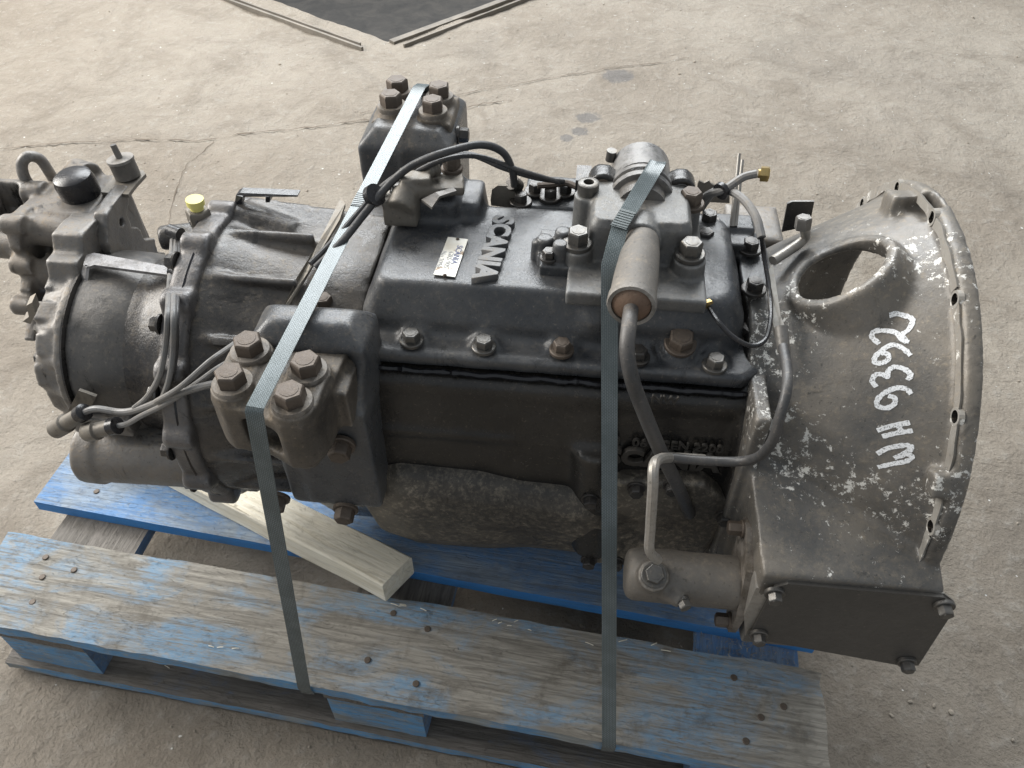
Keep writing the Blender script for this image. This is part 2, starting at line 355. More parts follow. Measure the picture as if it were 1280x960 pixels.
def pit_build():
    bm = bmesh.new(); q = lambda u, v, z: K+da*u+db*v+V(0, 0, z)
    for pts in ([q(-.004, -.004, -.012), q(6, -.004, -.012), q(6, -.004, -1.3), q(-.004, -.004, -1.3)], [q(-.004, -.004, -.012), q(-.004, 6, -.012), q(-.004, 6, -1.3), q(-.004, -.004, -1.3)],
                [q(-.01, -.01, -1.3), q(6, -.01, -1.3), q(6, 6, -1.3), q(-.01, 6, -1.3)]):
        bm.faces.new([bm.verts.new(p) for p in pts])
    o = mesh_obj('inspection_pit', bm, 'pit', None, False); o['kind'] = 'structure'; o['label'] = 'dark sunken inspection pit in the floor'; o['category'] = 'pit'
    def bar(name, u0, v0, u1, v1, wdt, h, mat, z=0.):
        a, b = K+da*u0+db*v0, K+da*u1+db*v1; d = (b-a).normalized(); s = V(-d.y, d.x, 0)*wdt
        bm = bmesh.new(); n = 24
        rr = [[p+V(0, 0, z-.02+.001*noise.noise(p*9)), p+s+V(0, 0, z-.02), p+s+V(0, 0, z+h+.001*noise.noise(p*14)), p+V(0, 0, z+h+.001*noise.noise(p*11))] for p in [a.lerp(b, i/n) for i in range(n+1)]]
        rings(bm, rr); bev(bm, .002, 1); return mesh_obj(name, bm, mat, floor)
    bar('edge_rail', .0, -.006, 2.2, -.006, -.028, .003, 'rail', 0)
    bar('edge_rail', -.0, -.075, 2.2, -.055, -.007, .006, 'rail', 0)
    bar('edge_rail', -.118, .0, -.148, 2.4, -.010, .008, 'rail', 0)
    bar('edge_rail', -.098, .03, -.125, 2.4, -.006, .010, 'rail', 0)
pit_build()
def crack_strip(poly, w0):
    pts = smooth_path(poly, 60); bm = bmesh.new(); prev = None
    for i, p in enumerate(pts):
        t = (pts[min(i+1, len(pts)-1)]-pts[max(i-1, 0)]).normalized(); sv = V(-t.y, t.x, 0)
        p = p+sv*(.016*noise.noise(p*7)+.006*noise.noise(p*31)); wd = max(.0006, w0*(.55+.9*noise.noise(p*17+V(4, 0, 0)))); z = floor_h(p)-.0045
        row = [bm.verts.new((q.x, q.y, z)) for q in (p-sv*wd, p+sv*wd)]
        if prev: bm.faces.new((prev[0], prev[1], row[1], row[0]))
        prev = row
    mesh_obj('crack', bm, 'crack', floor, False)
crack_strip(crack, .0034); crack_strip(crack2, .0022)
crack_strip([Vector((-1.0562, 0.5762, 0)), Vector((-1.131, 0.8934, 0)), Vector((-1.1294, 1.087, 0))], .0018)

# ================================================================ PALLET
PA = R(-4.6); PO = V(-.8386, -.5307, 0); PM = Matrix.Translation(PO) @ Matrix.Rotation(PA, 4, 'Z')
pallet = empty('wooden_pallet', PO, 'worn blue-painted wooden pallet under the gearbox, on the concrete floor', 'pallet')
def plank(name, x0, x1, y0, y1, z0, z1, mat, rag=.0, skew=0., edge=None, rag_end=0., par=pallet, mw=PM, seed=0, along='x'):
    """a sawn board; rag = raggedness of its edges; edge = material of its long front face. Grain along local X."""
    L, Wd, H = x1-x0, y1-y0, z1-z0; nx = max(2, int(L/.018)); ny = max(2, int(Wd/.018)); bm = bmesh.new(); top = []; bot = []
    def pt(i, j, k):
        x, y = -L/2+L*i/nx, -Wd/2+Wd*j/ny; p = V(x+seed*3, y+seed*7, k*.3)
        if j == 0: y -= rag*(.4*noise.noise(p*14)+.5*abs(noise.noise(p*47))) - rag*.2
        if j == ny: y += rag*(.5*noise.noise(p*12)-.5*abs(noise.noise(p*44)))
        if i in (0, nx): x += (rag+rag_end)*(1 if i else -1)*(.3*noise.noise(p*30)-.7*abs(noise.noise(p*70)))
        z = H/2*k+(rag*.22*noise.noise(p*21)+rag*.13*noise.noise(V(x*12, y*70, k)))+.002*noise.noise(V(x*2, y*5, seed))
        return V(x, y+skew*i/nx, z)
    for i in range(nx+1):
        top.append([bm.verts.new(pt(i, j, 1)) for j in range(ny+1)]); bot.append([bm.verts.new(pt(i, j, -1)) for j in range(ny+1)])
    for i in range(nx):
        for j in range(ny):
            bm.faces.new((top[i][j], top[i+1][j], top[i+1][j+1], top[i][j+1])); bm.faces.new((bot[i][j], bot[i][j+1], bot[i+1][j+1], bot[i+1][j]))
        f = bm.faces.new((bot[i][0], bot[i+1][0], top[i+1][0], top[i][0]))
        if edge: f.material_index = 1
        bm.faces.new((bot[i][ny], top[i][ny], top[i+1][ny], bot[i+1][ny]))
    for j in range(ny):
        bm.faces.new((bot[0][j], top[0][j], top[0][j+1], bot[0][j+1])); bm.faces.new((bot[nx][j], bot[nx][j+1], top[nx][j+1], top[nx][j]))
    me = bpy.data.meshes.new(name); bm.to_mesh(me); bm.free(); me.materials.append(M[mat]); me.materials.append(M[edge or mat])
    me.polygons.foreach_set('use_smooth', [True]*len(me.polygons)); me.set_sharp_from_angle(angle=R(50))
    o = bpy.data.objects.new(name, me); o.matrix_basis = mw @ Matrix.Translation(((x0+x1)/2, (y0+y1)/2, (z0+z1)/2)); return put(o, par)
def plank_y(name, x0, x1, y0, y1, z0, z1, mat, rag=.0, seed=0, edge=None):
    m = PM @ Matrix.Translation(((x0+x1)/2, (y0+y1)/2, 0)) @ Matrix.Rotation(R(90), 4, 'Z')
    return plank(name, -(y1-y0)/2, (y1-y0)/2, -(x1-x0)/2, (x1-x0)/2, z0, z1, mat, rag, 0, edge, 0, pallet, m, seed)
plank('deck_board', -.035, 1.205, .0, .150, .122, .144, 'oldwood', .006, 0, 'chipedge', .010, seed=1)
plank('deck_board', -.03, 1.2, .208, .330, .122, .144, 'bluewood', .0015, -.022, 'blueedge', seed=2)
plank('deck_board', 0, 1.2, .38, .50, .122, .144, 'bluewood', .002, 0, 'blueedge', seed=3)
plank('deck_board', 0, 1.2, .545, .645, .122, .144, 'bluewood', .002, 0, 'blueedge', seed=4)
plank('deck_board', 0, 1.2, .69, .80, .122, .144, 'bluewood', .002, 0, 'blueedge', seed=5)
for i, (a, b) in enumerate(((.02, .165), (.53, .675), (1.035, 1.18))):
    plank_y('cross_board', a, b, .004, .796, .1, .1215, 'darkwood' if i < 2 else 'bluewood', .003, 11+i, 'bluewood')
    for y0, y1 in ((.006, .100), (.35, .45), (.70, .794)):
        plank('block', a+.003, b-.003, y0, y1, .022, .0995, 'bluewood', .003, 0, 'chipedge', seed=20+i*3+y0)
plank('bottom_board', 0, 1.2, -.004, .098, 0.002, .0215, 'darkwood', .005, 0, 'chipedge', seed=31)
plank('bottom_board', 0, 1.2, .35, .45, 0.002, .0215, 'darkwood', .004, 0, 'bluewood', seed=32)
plank('bottom_board', 0, 1.2, .70, .80, 0.002, .0215, 'darkwood', .004, 0, 'bluewood', seed=33)
bm = bmesh.new(); lathe(bm, (0, 0, -.004), (0, 0, 1), [(0, .0046), (.0045, .0048), (.0052, .0040), (.0053, .001)], 12)
nail_me = bpy.data.meshes.new('nail'); bm.to_mesh(nail_me); bm.free(); nail_me.materials.append(M['rustbolt'])
for x, y in ((.05, .117), (.105, .105), (.065, .085), (.075, .045), (.60, .125), (.655, .11), (.585, .05), (.66, .03), (1.085, .118), (1.15, .09), (1.12, .07), (1.10, .035), (.06, .245), (.13, .285), (.09, .30), (1.08, .27), (1.14, .25)):
    o = bpy.data.objects.new('nail', nail_me); o.matrix_basis = PM @ Matrix.Translation((x, y, .1446)); put(o, pallet)

# ================================================================ TIMBER BEAM
bd = (Vector((-0.5729, -0.3018, 0.19))-Vector((-0.2447, -0.4383, 0.19))); bd.normalize(); bs = V(-bd.y, bd.x, 0)
b0 = Vector((-0.2447, -0.4383, 0.19)); b0.z = 0
if bs.dot(Vector((-0.2124, -0.3902, 0.19))-Vector((-0.2447, -0.4383, 0.19))) < 0: bs = -bs
BM = Matrix.Translation(b0) @ Matrix((bd, bs, V(0, 0, 1) if bd.cross(bs).z > 0 else V(0, 0, 1))).transposed().to_4x4()
bm = bmesh.new(); nx = 40
sec = [(0, 0), (.060, 0), (.060, .046), (0, .046)]
rr = []
for i in range(nx+1):
    x = .56*i/nx; ring = []
    for (y, z) in ((.002, 0), (.030, 0), (.058, 0), (.060, .002), (.060, .023), (.060, .042), (.057, .046), (.030, .0462), (.003, .046), (0, .043), (0, .023), (0, .002)):
        ring.append(BM @ V(x-(.010*(y/.06) if i == 0 else 0), y+.0015*noise.noise(V(x*8, y, z)), .146+z+.001*noise.noise(V(x*9, y*9, 3))))
    rr.append(ring)
rings(bm, rr)
me = bpy.data.meshes.new('timber_beam'); bmesh.ops.recalc_face_normals(bm, faces=bm.faces); bm.to_mesh(me); bm.free(); me.transform(BM.inverted()); me.materials.append(M['pine'])
beam = from_mesh('timber_beam', me, 'pine', None, True, 30); beam.matrix_basis = BM
beam['label'] = 'pale fresh pine beam lying diagonally on the pallet under the gearbox'; beam['category'] = 'timber'

# ================================================================ GEARBOX
AX_Y, AX_Z = -.265, .47
G = empty('truck_gearbox', (0, AX_Y, .146), 'greasy black and grey truck gearbox strapped onto the blue pallet', 'gearbox')
# ---- main housing
bm = bmesh.new()
def section(x, pts): return [V(x, y, z) for y, z in pts]
wall = [(-.380, .582), (-.398, .560), (-.408, .50), (-.412, .44), (-.408, .38), (-.38, .30), (-.33, .20), (-.31, .175), (-.20, .17), (-.17, .2), (-.13, .4), (-.12, .582)]
rings(bm, [section(.215, wall), section(-.02, wall), section(-.25, [(y*1.0, z) for y, z in wall]), section(-.34, [(y*.98-.003, z*.97) for y, z in wall])])
prism(bm, [V(-.25, y, z) for y, z in ((-.380, .582), (-.398, .575), (-.400, .557), (-.39, .54))], (.455, 0, 0))
lathe(bm, (.205, AX_Y, AX_Z), (-1, 0, 0), [(0, .165), (.016, .165), (.03, .118), (.4, .118)], 40)
for x in (.205,): prism(bm, [V(x, -.38, .56), V(x, -.412, .50), V(x, -.42, .42), V(x, -.38, .36)], (-.012, 0, 0))
for p in ((.10, -.38, .565), (-.05, -.38, .565), (-.15, -.38, .565)): cyl(bm, p, (p[0], p[1], .50), .016, .010)
box(bm, (-.14, -.404, .50), (.16, .014, .008)); cyl(bm, (.035, -.40, .50), (.045, -.405, .30), .03, .03)
main = cast('main_housing', bm, 'housing', G, .0045, 6)
# ---- oil sump bulge
bm = bmesh.new()
def sump(x, s, t=1.): return [V(x, -.27+(y+.27)*s, .30+(z-.30)*t) for y, z in ((-.385, .455), (-.425, .440), (-.438, .41), (-.432, .36), (-.405, .27), (-.365, .195), (-.34, .168), (-.20, .168), (-.16, .25), (-.15, .45))]
rings(bm, [sump(-.262, .80, .7), sump(-.245, .95, .88), sump(-.20, 1.0, 1.0), sump(-.10, 1.0, .98), sump(-.05, .97, .90), sump(.0, .985, .88), sump(.03, 1.0, .88), sump(.058, .97, .80), sump(.21, .94, .72)])
cast('oil_sump', bm, 'sump', G, .005, 8)
# ---- power take-off plate, low on the side
bm = bmesh.new()
pts = [(0.0364, -0.43, 0.4485), (0.0518, -0.43, 0.4646), (0.1599, -0.43, 0.4751), (0.1948, -0.43, 0.4429), (0.2043, -0.43, 0.4035), (0.1832, -0.43, 0.3382), (0.1081, -0.43, 0.295), (0.0515, -0.43, 0.2852), (0.0318, -0.43, 0.313), (0.0281, -0.43, 0.4019)]
prism(bm, pts, (0, .05, 0)); pto = cast('side_cover_plate', bm, 'sump', G, .0035, 3)
for q in ((795,610), (905,645), (770,700), (737,622), (735,700), (743,655)):
    pass
for p in ((0.0846, -0.431, 0.4598), (0.1927, -0.431, 0.4198), (0.0765, -0.431, 0.299), (0.0339, -0.431, 0.4305), (0.0413, -0.431, 0.2969), (0.1245, -0.431, 0.4699)):
    bolt(pto, p, (0, -1, 0), .015, .009, .011, .002, 'darkbolt')
# ---- lettering cast in the side wall
text_obj('cast_lettering', 'SCANIA', .036, .006, 'darkletter', main, (0.1106, -0.414, 0.4952), (1, 0, 0), (0, 0, 1), .0012, .0006)
text_obj('cast_lettering', 'NW', .016, .003, 'darkletter', main, (0.1013, -0.4065, 0.5852), (1, 0, 0), (0, 0, 1), .0004)
text_obj('cast_lettering', '48   06   GEN 2200', .0165, .003, 'darkletter', main, (0.1096, -0.4105, 0.5165), (1, 0, 0), (0, 0, 1), .0004)
# ---- sealant squeezed out along the joint
bm = bmesh.new(); pp = []
for i in range(120):
    x = -.245+.445*i/119; pp.append(V(x, -.389+.0015*noise.noise(V(x*60, 0, 0)), .584+.0025*noise.noise(V(x*45, 3, 0))))
tube(bm, pp, lambda t: .0032+.0022*noise.noise(V(t*70, 5, 0)), 6, 1, False); mesh_obj('sealant_bead', bm, 'sealant', main)
# ---- top cover
bm = bmesh.new()
def rrect(x0, x1, y0, y1, r, z, n=5):
    out = []
    for cx, cy, a0 in ((x1-r, y1-r, 0), (x0+r, y1-r, 90), (x0+r, y0+r, 180), (x1-r, y0+r, 270)):
        for i in range(n+1):
            a = R(a0+90*i/n); out.append(V(cx+r*math.cos(a), cy+r*math.sin(a), z))
    return out
rings(bm, [rrect(-.25, .205, -.384, -.115, .03, .586), rrect(-.25, .205, -.384, -.115, .03, .604)])
rings(bm, [rrect(-.244, .10, -.352, -.15, .02, .595), rrect(-.240, .10, -.349, -.155, .02, .622), rrect(-.222, .095, -.331, -.172, .014, .658), rrect(-.219, .092, -.328, -.175, .012, .6605)])
rings(bm, [rrect(-.01, .186, -.352, -.15, .03, .595), rrect(-.008, .183, -.350, -.155, .03, .635), rrect(0, .172, -.336, -.165, .03, .660), rrect(.01, .165, -.330, -.17, .03, .664)])
for q in ((-0.1783, -0.3641, 0.606), (-0.0976, -0.366, 0.606), (-0.0124, -0.3622, 0.606), (0.1523, -0.3687, 0.606), (0.0729, -0.3671, 0.606), (0.193, -0.3158, 0.606), (-0.2971, -0.3119, 0.606), (-0.2864, -0.2015, 0.606), (-0.2912, -0.2541, 0.606)):
    cyl(bm, (q[0], q[1]+.012, .592), (q[0], q[1], .607), .022, .016); 
q = (0.1146, -0.3527, 0.618); cyl(bm, (q[0], q[1]+.01, .59), (q[0], q[1], .618), .026, .019)
# boss block at the rear of the cover
rings(bm, [rrect(-.232, -.142, -.225, -.13, .01, .60), rrect(-.226, -.148, -.216, -.14, .01, .684), rrect(-.222, -.152, -.212, -.144, .008, .688)])
rings(bm, [rrect(-.15, -.118, -.215, -.14, .008, .64), rrect(-.148, -.122, -.205, -.145, .008, .680)])
cover = cast('top_cover', bm, 'cover', G, .0036, 4)
for p, kind in (((-0.1775, -0.3675, 0.608), 'bolt'), ((-0.0971, -0.3693, 0.608), 'bolt'), ((-0.0123, -0.3655, 0.608), 'rustbolt'), ((0.1517, -0.372, 0.608), 'bolt'), ((0.0701, -0.3682, 0.608), 'darkbolt'), ((0.1922, -0.3194, 0.608), 'darkbolt'),
                ((-0.2953, -0.317, 0.608), 'rustbolt'), ((-0.2847, -0.2074, 0.608), 'darkbolt'), ((-0.2895, -0.2596, 0.608), 'darkbolt'), ((-0.2737, -0.1578, 0.608), 'darkbolt')):
    bolt(cover, p, mat=kind)
bolt(cover, (0.1144, -0.3538, 0.619), (0, -.25, 1), .024, .012, .0175, .004, 'rustbolt')
text_obj('raised_lettering', 'SCANIA', .0335, .008, 'letter', cover, (-0.0982, -0.2652, 0.6635), (-.08, -1, 0), (1, -.08, 0), .0013, .0007)
# nameplate
bm = bmesh.new(); nq = [Vector((-0.1535, -0.2476, 0.6622)), Vector((-0.1298, -0.2498, 0.6622)), Vector((-0.1339, -0.3197, 0.6622)), Vector((-0.1581, -0.318, 0.6622))]
prism(bm, nq, (0, 0, .0012)); npl = mesh_obj('name_plate', bm, 'label', cover, False)
nc = sum(nq, Vector())/4
text_obj('printing', 'SCANIA', .0098, .0004, 'ink', npl, (-0.1381, -0.2802, 0.6637), nq[2]-nq[1], nq[1]-nq[0])
text_obj('printing', 'GRS 905\nNo 2096', .0085, .0003, 'greyink', npl, (-0.1501, -0.2902, 0.6636), nq[2]-nq[1], nq[1]-nq[0])
for p in ((-0.1416, -0.2513, 0.6635), (-0.1455, -0.3184, 0.6635)):
    bolt(npl, p, (0, 0, 1), .0028, .0008, .0022, .0006, 'rustbolt', 'rivet')
# interlock posts on the cover by the selector
bm = bmesh.new(); 
for p, r, h in (((-0.0401, -0.2732, 0.69), .0095, .03), ((-0.0205, -0.2719, 0.7), .009, .034), ((-0.0217, -0.2913, 0.697), .0085, .034), ((-0.048, -0.273, 0.685), .007, .03)):
    lathe(bm, (p[0], p[1], .655), (0, 0, 1), [(0, r*1.1), (p[2]-.658, r), (p[2]-.655, r*.85)], 20)
q = (-0.0323, -0.3005, 0.672); box(bm, (q[0]+.006, q[1]+.012, .664), (.034, .030, .018)); q = (-0.0219, -0.285, 0.672); box(bm, (q[0], q[1]+.022, .668), (.05, .05, .014))
detent = cast('detent_tower', bm, 'cover', G, .0017, 1); bolt(detent, (-0.0338, -0.2942, 0.678), af=.013, h=.008, wr=.010, wh=.002, mat='darkbolt')

# ---- selector housing on the cover
bm = bmesh.new()
rings(bm, [rrect(.002, .122, -.292, -.175, .010, .655), rrect(.005, .120, -.288, -.18, .010, .675), rrect(.008, .117, -.282, -.19, .010, .712), rrect(.012, .113, -.277, -.20, .01, .720)])
lathe(bm, (0.0628, -0.2601, 0.7), (-.06, -1, .04), [(0, .024), (.03, .024)], 24)
bb(bm, -.012, .135, -.345, -.20, .655, .672)
for p, r in (((-0.0035, -0.287, 0.69), .0155), ((0.1163, -0.2945, 0.69), .0175), ((0.0018, -0.2235, 0.715), .0135), ((0.1175, -0.22, 0.705), .013)):
    cyl(bm, (p[0], p[1], .645), (p[0], p[1], p[2]), r*1.12, r)
cyl(bm, (.0, -.19, .688), (.118, -.19, .688), .011); cyl(bm, (.06, -.20, .692), (.058, -.15, .696), .020)
selector = cast('selector_housing', bm, 'boot', G, .0022, 3); selector.data.materials.clear(); selector.data.materials.append(casting('dusty_selector', (.10, .102, .104), (.155, .155, .152), (.36, .325, .275), .6, .42, .15, .5, grease=.3))
for p, kind in (((-0.0037, -0.2854, 0.692), 'bolt'), ((0.116, -0.2929, 0.692), 'bolt'), ((0.1174, -0.2183, 0.706), 'rustbolt')): bolt(selector, p, (0, 0, 1), .021, .014, .0165, .004, kind)
bm = bmesh.new(); q = (0.0034, -0.2201, 0.716); lathe(bm, q, (0, 0, 1), [(-.002, .012), (.012, .012), (.013, .0105), (.013, .006), (.004, .0055)], 20); mesh_obj('hollow_fitting', bm, 'bolt', selector)
# rubber boot with rusty disc, pointing at the front
b0_, b1_ = Vector((0.0647, -0.2876, 0.704)), Vector((0.0524, -0.405, 0.71)); d_ = (b1_-b0_); ln = d_.length; d_.normalize()
bm = bmesh.new(); lathe(bm, b0_, d_, [(-.012, .0165), (0, .0178), (ln*.25, .0205), (ln*.6, .0225), (ln*.86, .0228), (ln*.90, .0240), (ln*.97, .0242), (ln, .0232), (ln, .0195), (ln-.006, .0195)], 32); boot = mesh_obj('rubber_boot', bm, 'boot', G)
bm = bmesh.new(); lathe(bm, b0_+d_*(ln-.007), d_, [(0, .0192), (.005, .019), (.008, .014), (.011, .007)], 28); mesh_obj('rusty_disc', bm, 'rodrust', boot)
# bent shift rod from boot to side wall
tube_obj('shift_rod', [b1_-d_*.004, (0.0504, -0.432, 0.7082), (0.0502, -0.452, 0.6961), (0.0574, -0.464, 0.6707), (0.0734, -0.467, 0.6297), (0.0978, -0.465, 0.5688), (0.1246, -0.452, 0.5008), (0.1528, -0.43, 0.4173)], .0074, 'cable', G, 14)
# air cylinder behind the selector
bm = bmesh.new(); c0 = Vector((0.0633, -0.2161, 0.705))
lathe(bm, c0, (0, 1, -.06), [(-.02, .028), (-.004, .030), (-.003, .036), (.004, .037), (.006, .033), (.010, .033), (.012, .037), (.020, .037), (.022, .033), (.05, .033)], 36)
lathe(bm, c0+V(0, .02, .003), (0, 1, -.06), [(0, .034), (.05, .034)], 32); aircyl = mesh_obj('air_cylinder', bm, 'drum', G)
bm = bmesh.new()
for sx in (-1, 1):
    cyl(bm, c0+V(sx*.044, .014, .006), c0+V(sx*.044, .04, .006), .017)
box(bm, c0+V(0, .030, -.004), (.09, .014, .040)); cast('cylinder_flange', bm, 'housing', aircyl, .003, 3)
for sx, kd in ((-1, 'rustbolt'), (1, 'bolt')): bolt(aircyl, c0+V(sx*.044, .014, .006), (0, -1, .1), .014, .010, .011, .002, kd)
cyl(b := bmesh.new(), (0.027, -0.1474, 0.715), (0.0278, -0.1482, 0.728), .006); mesh_obj('dowel', b, 'bolt', aircyl)
# ---- accessory plate and bolts on the far side of the cover
bm = bmesh.new(); bb(bm, -.075, .0, -.16, -.085, .60, .652); far = cast('far_side_plate', bm, 'cover', G, .0035, 3)
for p in ((-0.0622, -0.1291, 0.654), (-0.0423, -0.1397, 0.654), (-0.0779, -0.1542, 0.654), (-0.0251, -0.1271, 0.654)): bolt(far, p, (0, 0, 1), .015, .010, .014, .003, 'darkbolt')
bm = bmesh.new(); pts = [(-0.1164, -0.15, 0.6521), (-0.1141, -0.15, 0.6672), (-0.1071, -0.15, 0.6733), (-0.0815, -0.15, 0.6738), (-0.0813, -0.15, 0.6417), (-0.1156, -0.15, 0.644)]; prism(bm, pts, (0, .003, .001)); bev(bm, .0008, 1); lug = mesh_obj('bracket_tab', bm, 'plate', far)
cyl(b := bmesh.new(), (-0.0895, -0.148, 0.6777), (-0.0834, -0.14, 0.6675), .009); mesh_obj('tab_bush', b, 'darkbolt', far)

# ---- bell housing
PROF = [(.195, .155), (.21, .165), (.25, .188), (.30, .215), (.335, .233), (.36, .247), (.368, .250)]
def br(x):
    for (a, ra), (b, rb) in zip(PROF, PROF[1:]):
        if x <= b: return ra+(rb-ra)*(x-a)/(b-a)
    return PROF[-1][1]
bm = bmesh.new(); O = (0, AX_Y, AX_Z)
lathe(bm, O, (1, 0, 0), PROF+[(.384, .250)], 64)
lathe(bm, O, (1, 0, 0), [(.366, .262), (.369, .267), (.384, .267)], 72)
lathe(bm, O, (1, 0, 0), [(.190, .168), (.207, .168)], 48)                # joint ring to the main housing
bb(bm, .19, .207, -.44, -.10, .30, .60)
hn = V(-.60, .18, .78).normalized(); hc = Vector((0.282, -0.2880, 0.6740))+hn*.002
lathe(bm, hc, hn, [(-.06, .078), (-.012, .064), (.004, .0605), (.008, .058)], 40)
# front shelf leading to the fork box
rings(bm, [[V(x, y, z) for x, y, z in ((.198, -.40, .53), (.34, -.43, .50), (.372, -.46, .47), (.372, -.30, .34), (.198, -.30, .34))],
           [V(x, y, z) for x, y, z in ((.205, -.495, .508), (.36, -.51, .508), (.386, -.515, .505), (.386, -.40, .33), (.205, -.40, .33))],
           [V(x, y, z) for x, y, z in ((.208, -.552, .494), (.36, -.552, .495), (.390, -.552, .490), (.388, -.552, .345), (.215, -.552, .348))]])
# pads and lugs near the flange
for a, dx, sx in ((R(72), .352, .03),):
    rr_ = br(dx)+.006; box(bm, (dx, AX_Y+rr_*math.cos(a), AX_Z+rr_*math.sin(a)), (sx, .035, .02), Matrix.Rotation(a-R(90), 3, 'X'))
q = V(.3605, -.494, .590); box(bm, q, (.020, .026, .020), Matrix.Rotation(R(60), 3, 'X'))
cyl(bm, (0.2285, -0.324, 0.6), (0.2222, -0.3253, 0.615), .014)
cut = bmesh.new()
lathe(cut, O, (1, 0, 0), [(x-.004 if i else x+.004, min(.216, r-.011)) for i, (x, r) in enumerate(PROF)]+[(.40, .214)], 56)
cyl(cut, hc-hn*.10, hc+hn*.05, .0475, .0475, 40)
for i in range(14):
    a = 2*math.pi*(i+.35)/14; y, z = AX_Y+.256*math.cos(a), AX_Z+.256*math.sin(a)
    cyl(cut, (.355, y, z), (.40, y, z), .0062, None, 12)
prism(cut, [V(.352, -.20, .735), V(.352, -.24, .745), V(.378, -.24, .745), V(.378, -.20, .735)], (0, 0, -.03))
bell = cast('bell_housing', bm, 'bell', G, .0030, 8, cut, .0007)
# chalky worn band on the back of the flange
bm = bmesh.new(); n = 220; vv = []
for i in range(n+1):
    a = 2*math.pi*i/n; w0 = .2525+.004*noise.noise(V(math.cos(a)*9, math.sin(a)*9, 1)); w1 = .264+.003*noise.noise(V(math.cos(a)*13, math.sin(a)*13, 5))
    vv.append([bm.verts.new((x, AX_Y+r*math.cos(a), AX_Z+r*math.sin(a))) for x, r in ((.3642, w0), (.3642, w1), (.368, w1-.002), (.368, w0+.002))])
for ii, (p, q) in enumerate(zip(vv, vv[1:])):
    am = 2*math.pi*(ii+.5)/n*14/(2*math.pi)-.35
    if abs(am-round(am)) < .065: continue
    for k in range(4): bm.faces.new((p[k], p[(k+1) % 4], q[(k+1) % 4], q[k]))
mesh_obj('worn_flange_band', bm, 'edge', bell)
hole_me = None
for i in range(14):
    a = 2*math.pi*(i+.35)/14
    if hole_me is None:
        bm = bmesh.new(); rr = [(.004, .0098), (-.0012, .0092), (-.0012, .0064), (.012, .0060)]; n = 18; prev = None
        for d, rad in rr:
            row = [bm.verts.new((d, rad*math.cos(t_), rad*math.sin(t_))) for t_ in [2*math.pi*k/n for k in range(n)]]
            if prev:
                for k in range(n): f_ = bm.faces.new((prev[k], prev[(k+1) % n], row[(k+1) % n], row[k])); f_.material_index = 1 if d > .01 else 0
            prev = row
        f_ = bm.faces.new(prev); f_.material_index = 1
        bmesh.ops.recalc_face_normals(bm, faces=bm.faces)
        hole_me = bpy.data.meshes.new('flange_hole'); bm.to_mesh(hole_me); bm.free(); hole_me.materials.append(M['edge']); hole_me.materials.append(M['housing'])
    ho = bpy.data.objects.new('flange_hole', hole_me); ho.matrix_basis = Matrix.Translation((.3652, AX_Y+.2575*math.cos(a), AX_Z+.2575*math.sin(a))); put(ho, bell)
# fork box: cover plate and bolts
bm = bmesh.new(); pl = [Vector(p) for p in ((0.2232, -0.556, 0.4766), (0.2344, -0.556, 0.4866), (0.3867, -0.556, 0.4878), (0.4018, -0.556, 0.4746), (0.4066, -0.556, 0.4455), (0.4142, -0.556, 0.3404), (0.3955, -0.556, 0.3361), (0.2333, -0.556, 0.3642), (0.2202, -0.556, 0.3843))]
prism(bm, pl, (0, .004, 0)); bev(bm, .001, 1); fork = mesh_obj('fork_box_cover', bm, 'box', G)
pc_ = sum(pl, Vector())/len(pl); bm = bmesh.new(); prism(bm, [pc_+(p-pc_)*1.014+V(0, .0042, 0) for p in pl], (0, .0022, 0)); mesh_obj('gasket', bm, 'zinc', fork)
for p in ((0.2245, -0.5575, 0.4698), (0.391, -0.5575, 0.4753), (0.2281, -0.5575, 0.3795), (0.3974, -0.5575, 0.35)): bolt(fork, p, (0, -1, 0), .013, .009, .0105, .003, 'bolt')
bm = bmesh.new(); prism(bm, [(0.2072, -0.552, 0.4667), (0.2259, -0.552, 0.4669), (0.2272, -0.552, 0.3741), (0.22, -0.552, 0.3534), (0.2072, -0.552, 0.407)], (0, .02, 0)); mesh_obj('fork_box_gusset', bm, 'zinc', G)
for p in ((0.2513, -0.3164, 0.6), (0.2531, -0.3227, 0.6)): pass
bolt(bell, (0.2458, -0.3414, 0.618), (-.3, -.3, 1), .015, .012, .0125, .003, 'darkbolt')
# chalk marks
bvh = BVHTree.FromPolygons([v.co for v in bell.data.vertices], [p.vertices for p in bell.data.polygons])
def drape(x, a):
    d = V(0, math.cos(a), math.sin(a)); h = bvh.ray_cast(V(x, AX_Y, AX_Z)+d*.40, -d)
    return (h[0] if h[0] else V(x, AX_Y, AX_Z)+d*br(x))+d*.0007
def chalk_stroke(pts, wdt=.0045):
    pts = smooth_path([V(x, a, 0) for x, a in pts], 9); bm = bmesh.new(); prev = None
    for i, p in enumerate(pts):
        rr_ = br(p.x); t = pts[min(i+1, len(pts)-1)]-pts[max(i-1, 0)]; t = V(t.x, t.y*rr_, 0).normalized(); s = V(-t.y, t.x, 0)
        wv = wdt/2*(1+.35*noise.noise(V(i*.45, p.x*90, 0)))
        row = [bm.verts.new(drape(p.x+s.x*k*wv, p.y+s.y*k*wv/rr_)) for k in (-1, -.5, 0, .5, 1)]
        if prev:
            for k in range(4): bm.faces.new((prev[k], prev[k+1], row[k+1], row[k]))
        prev = row
    return bm
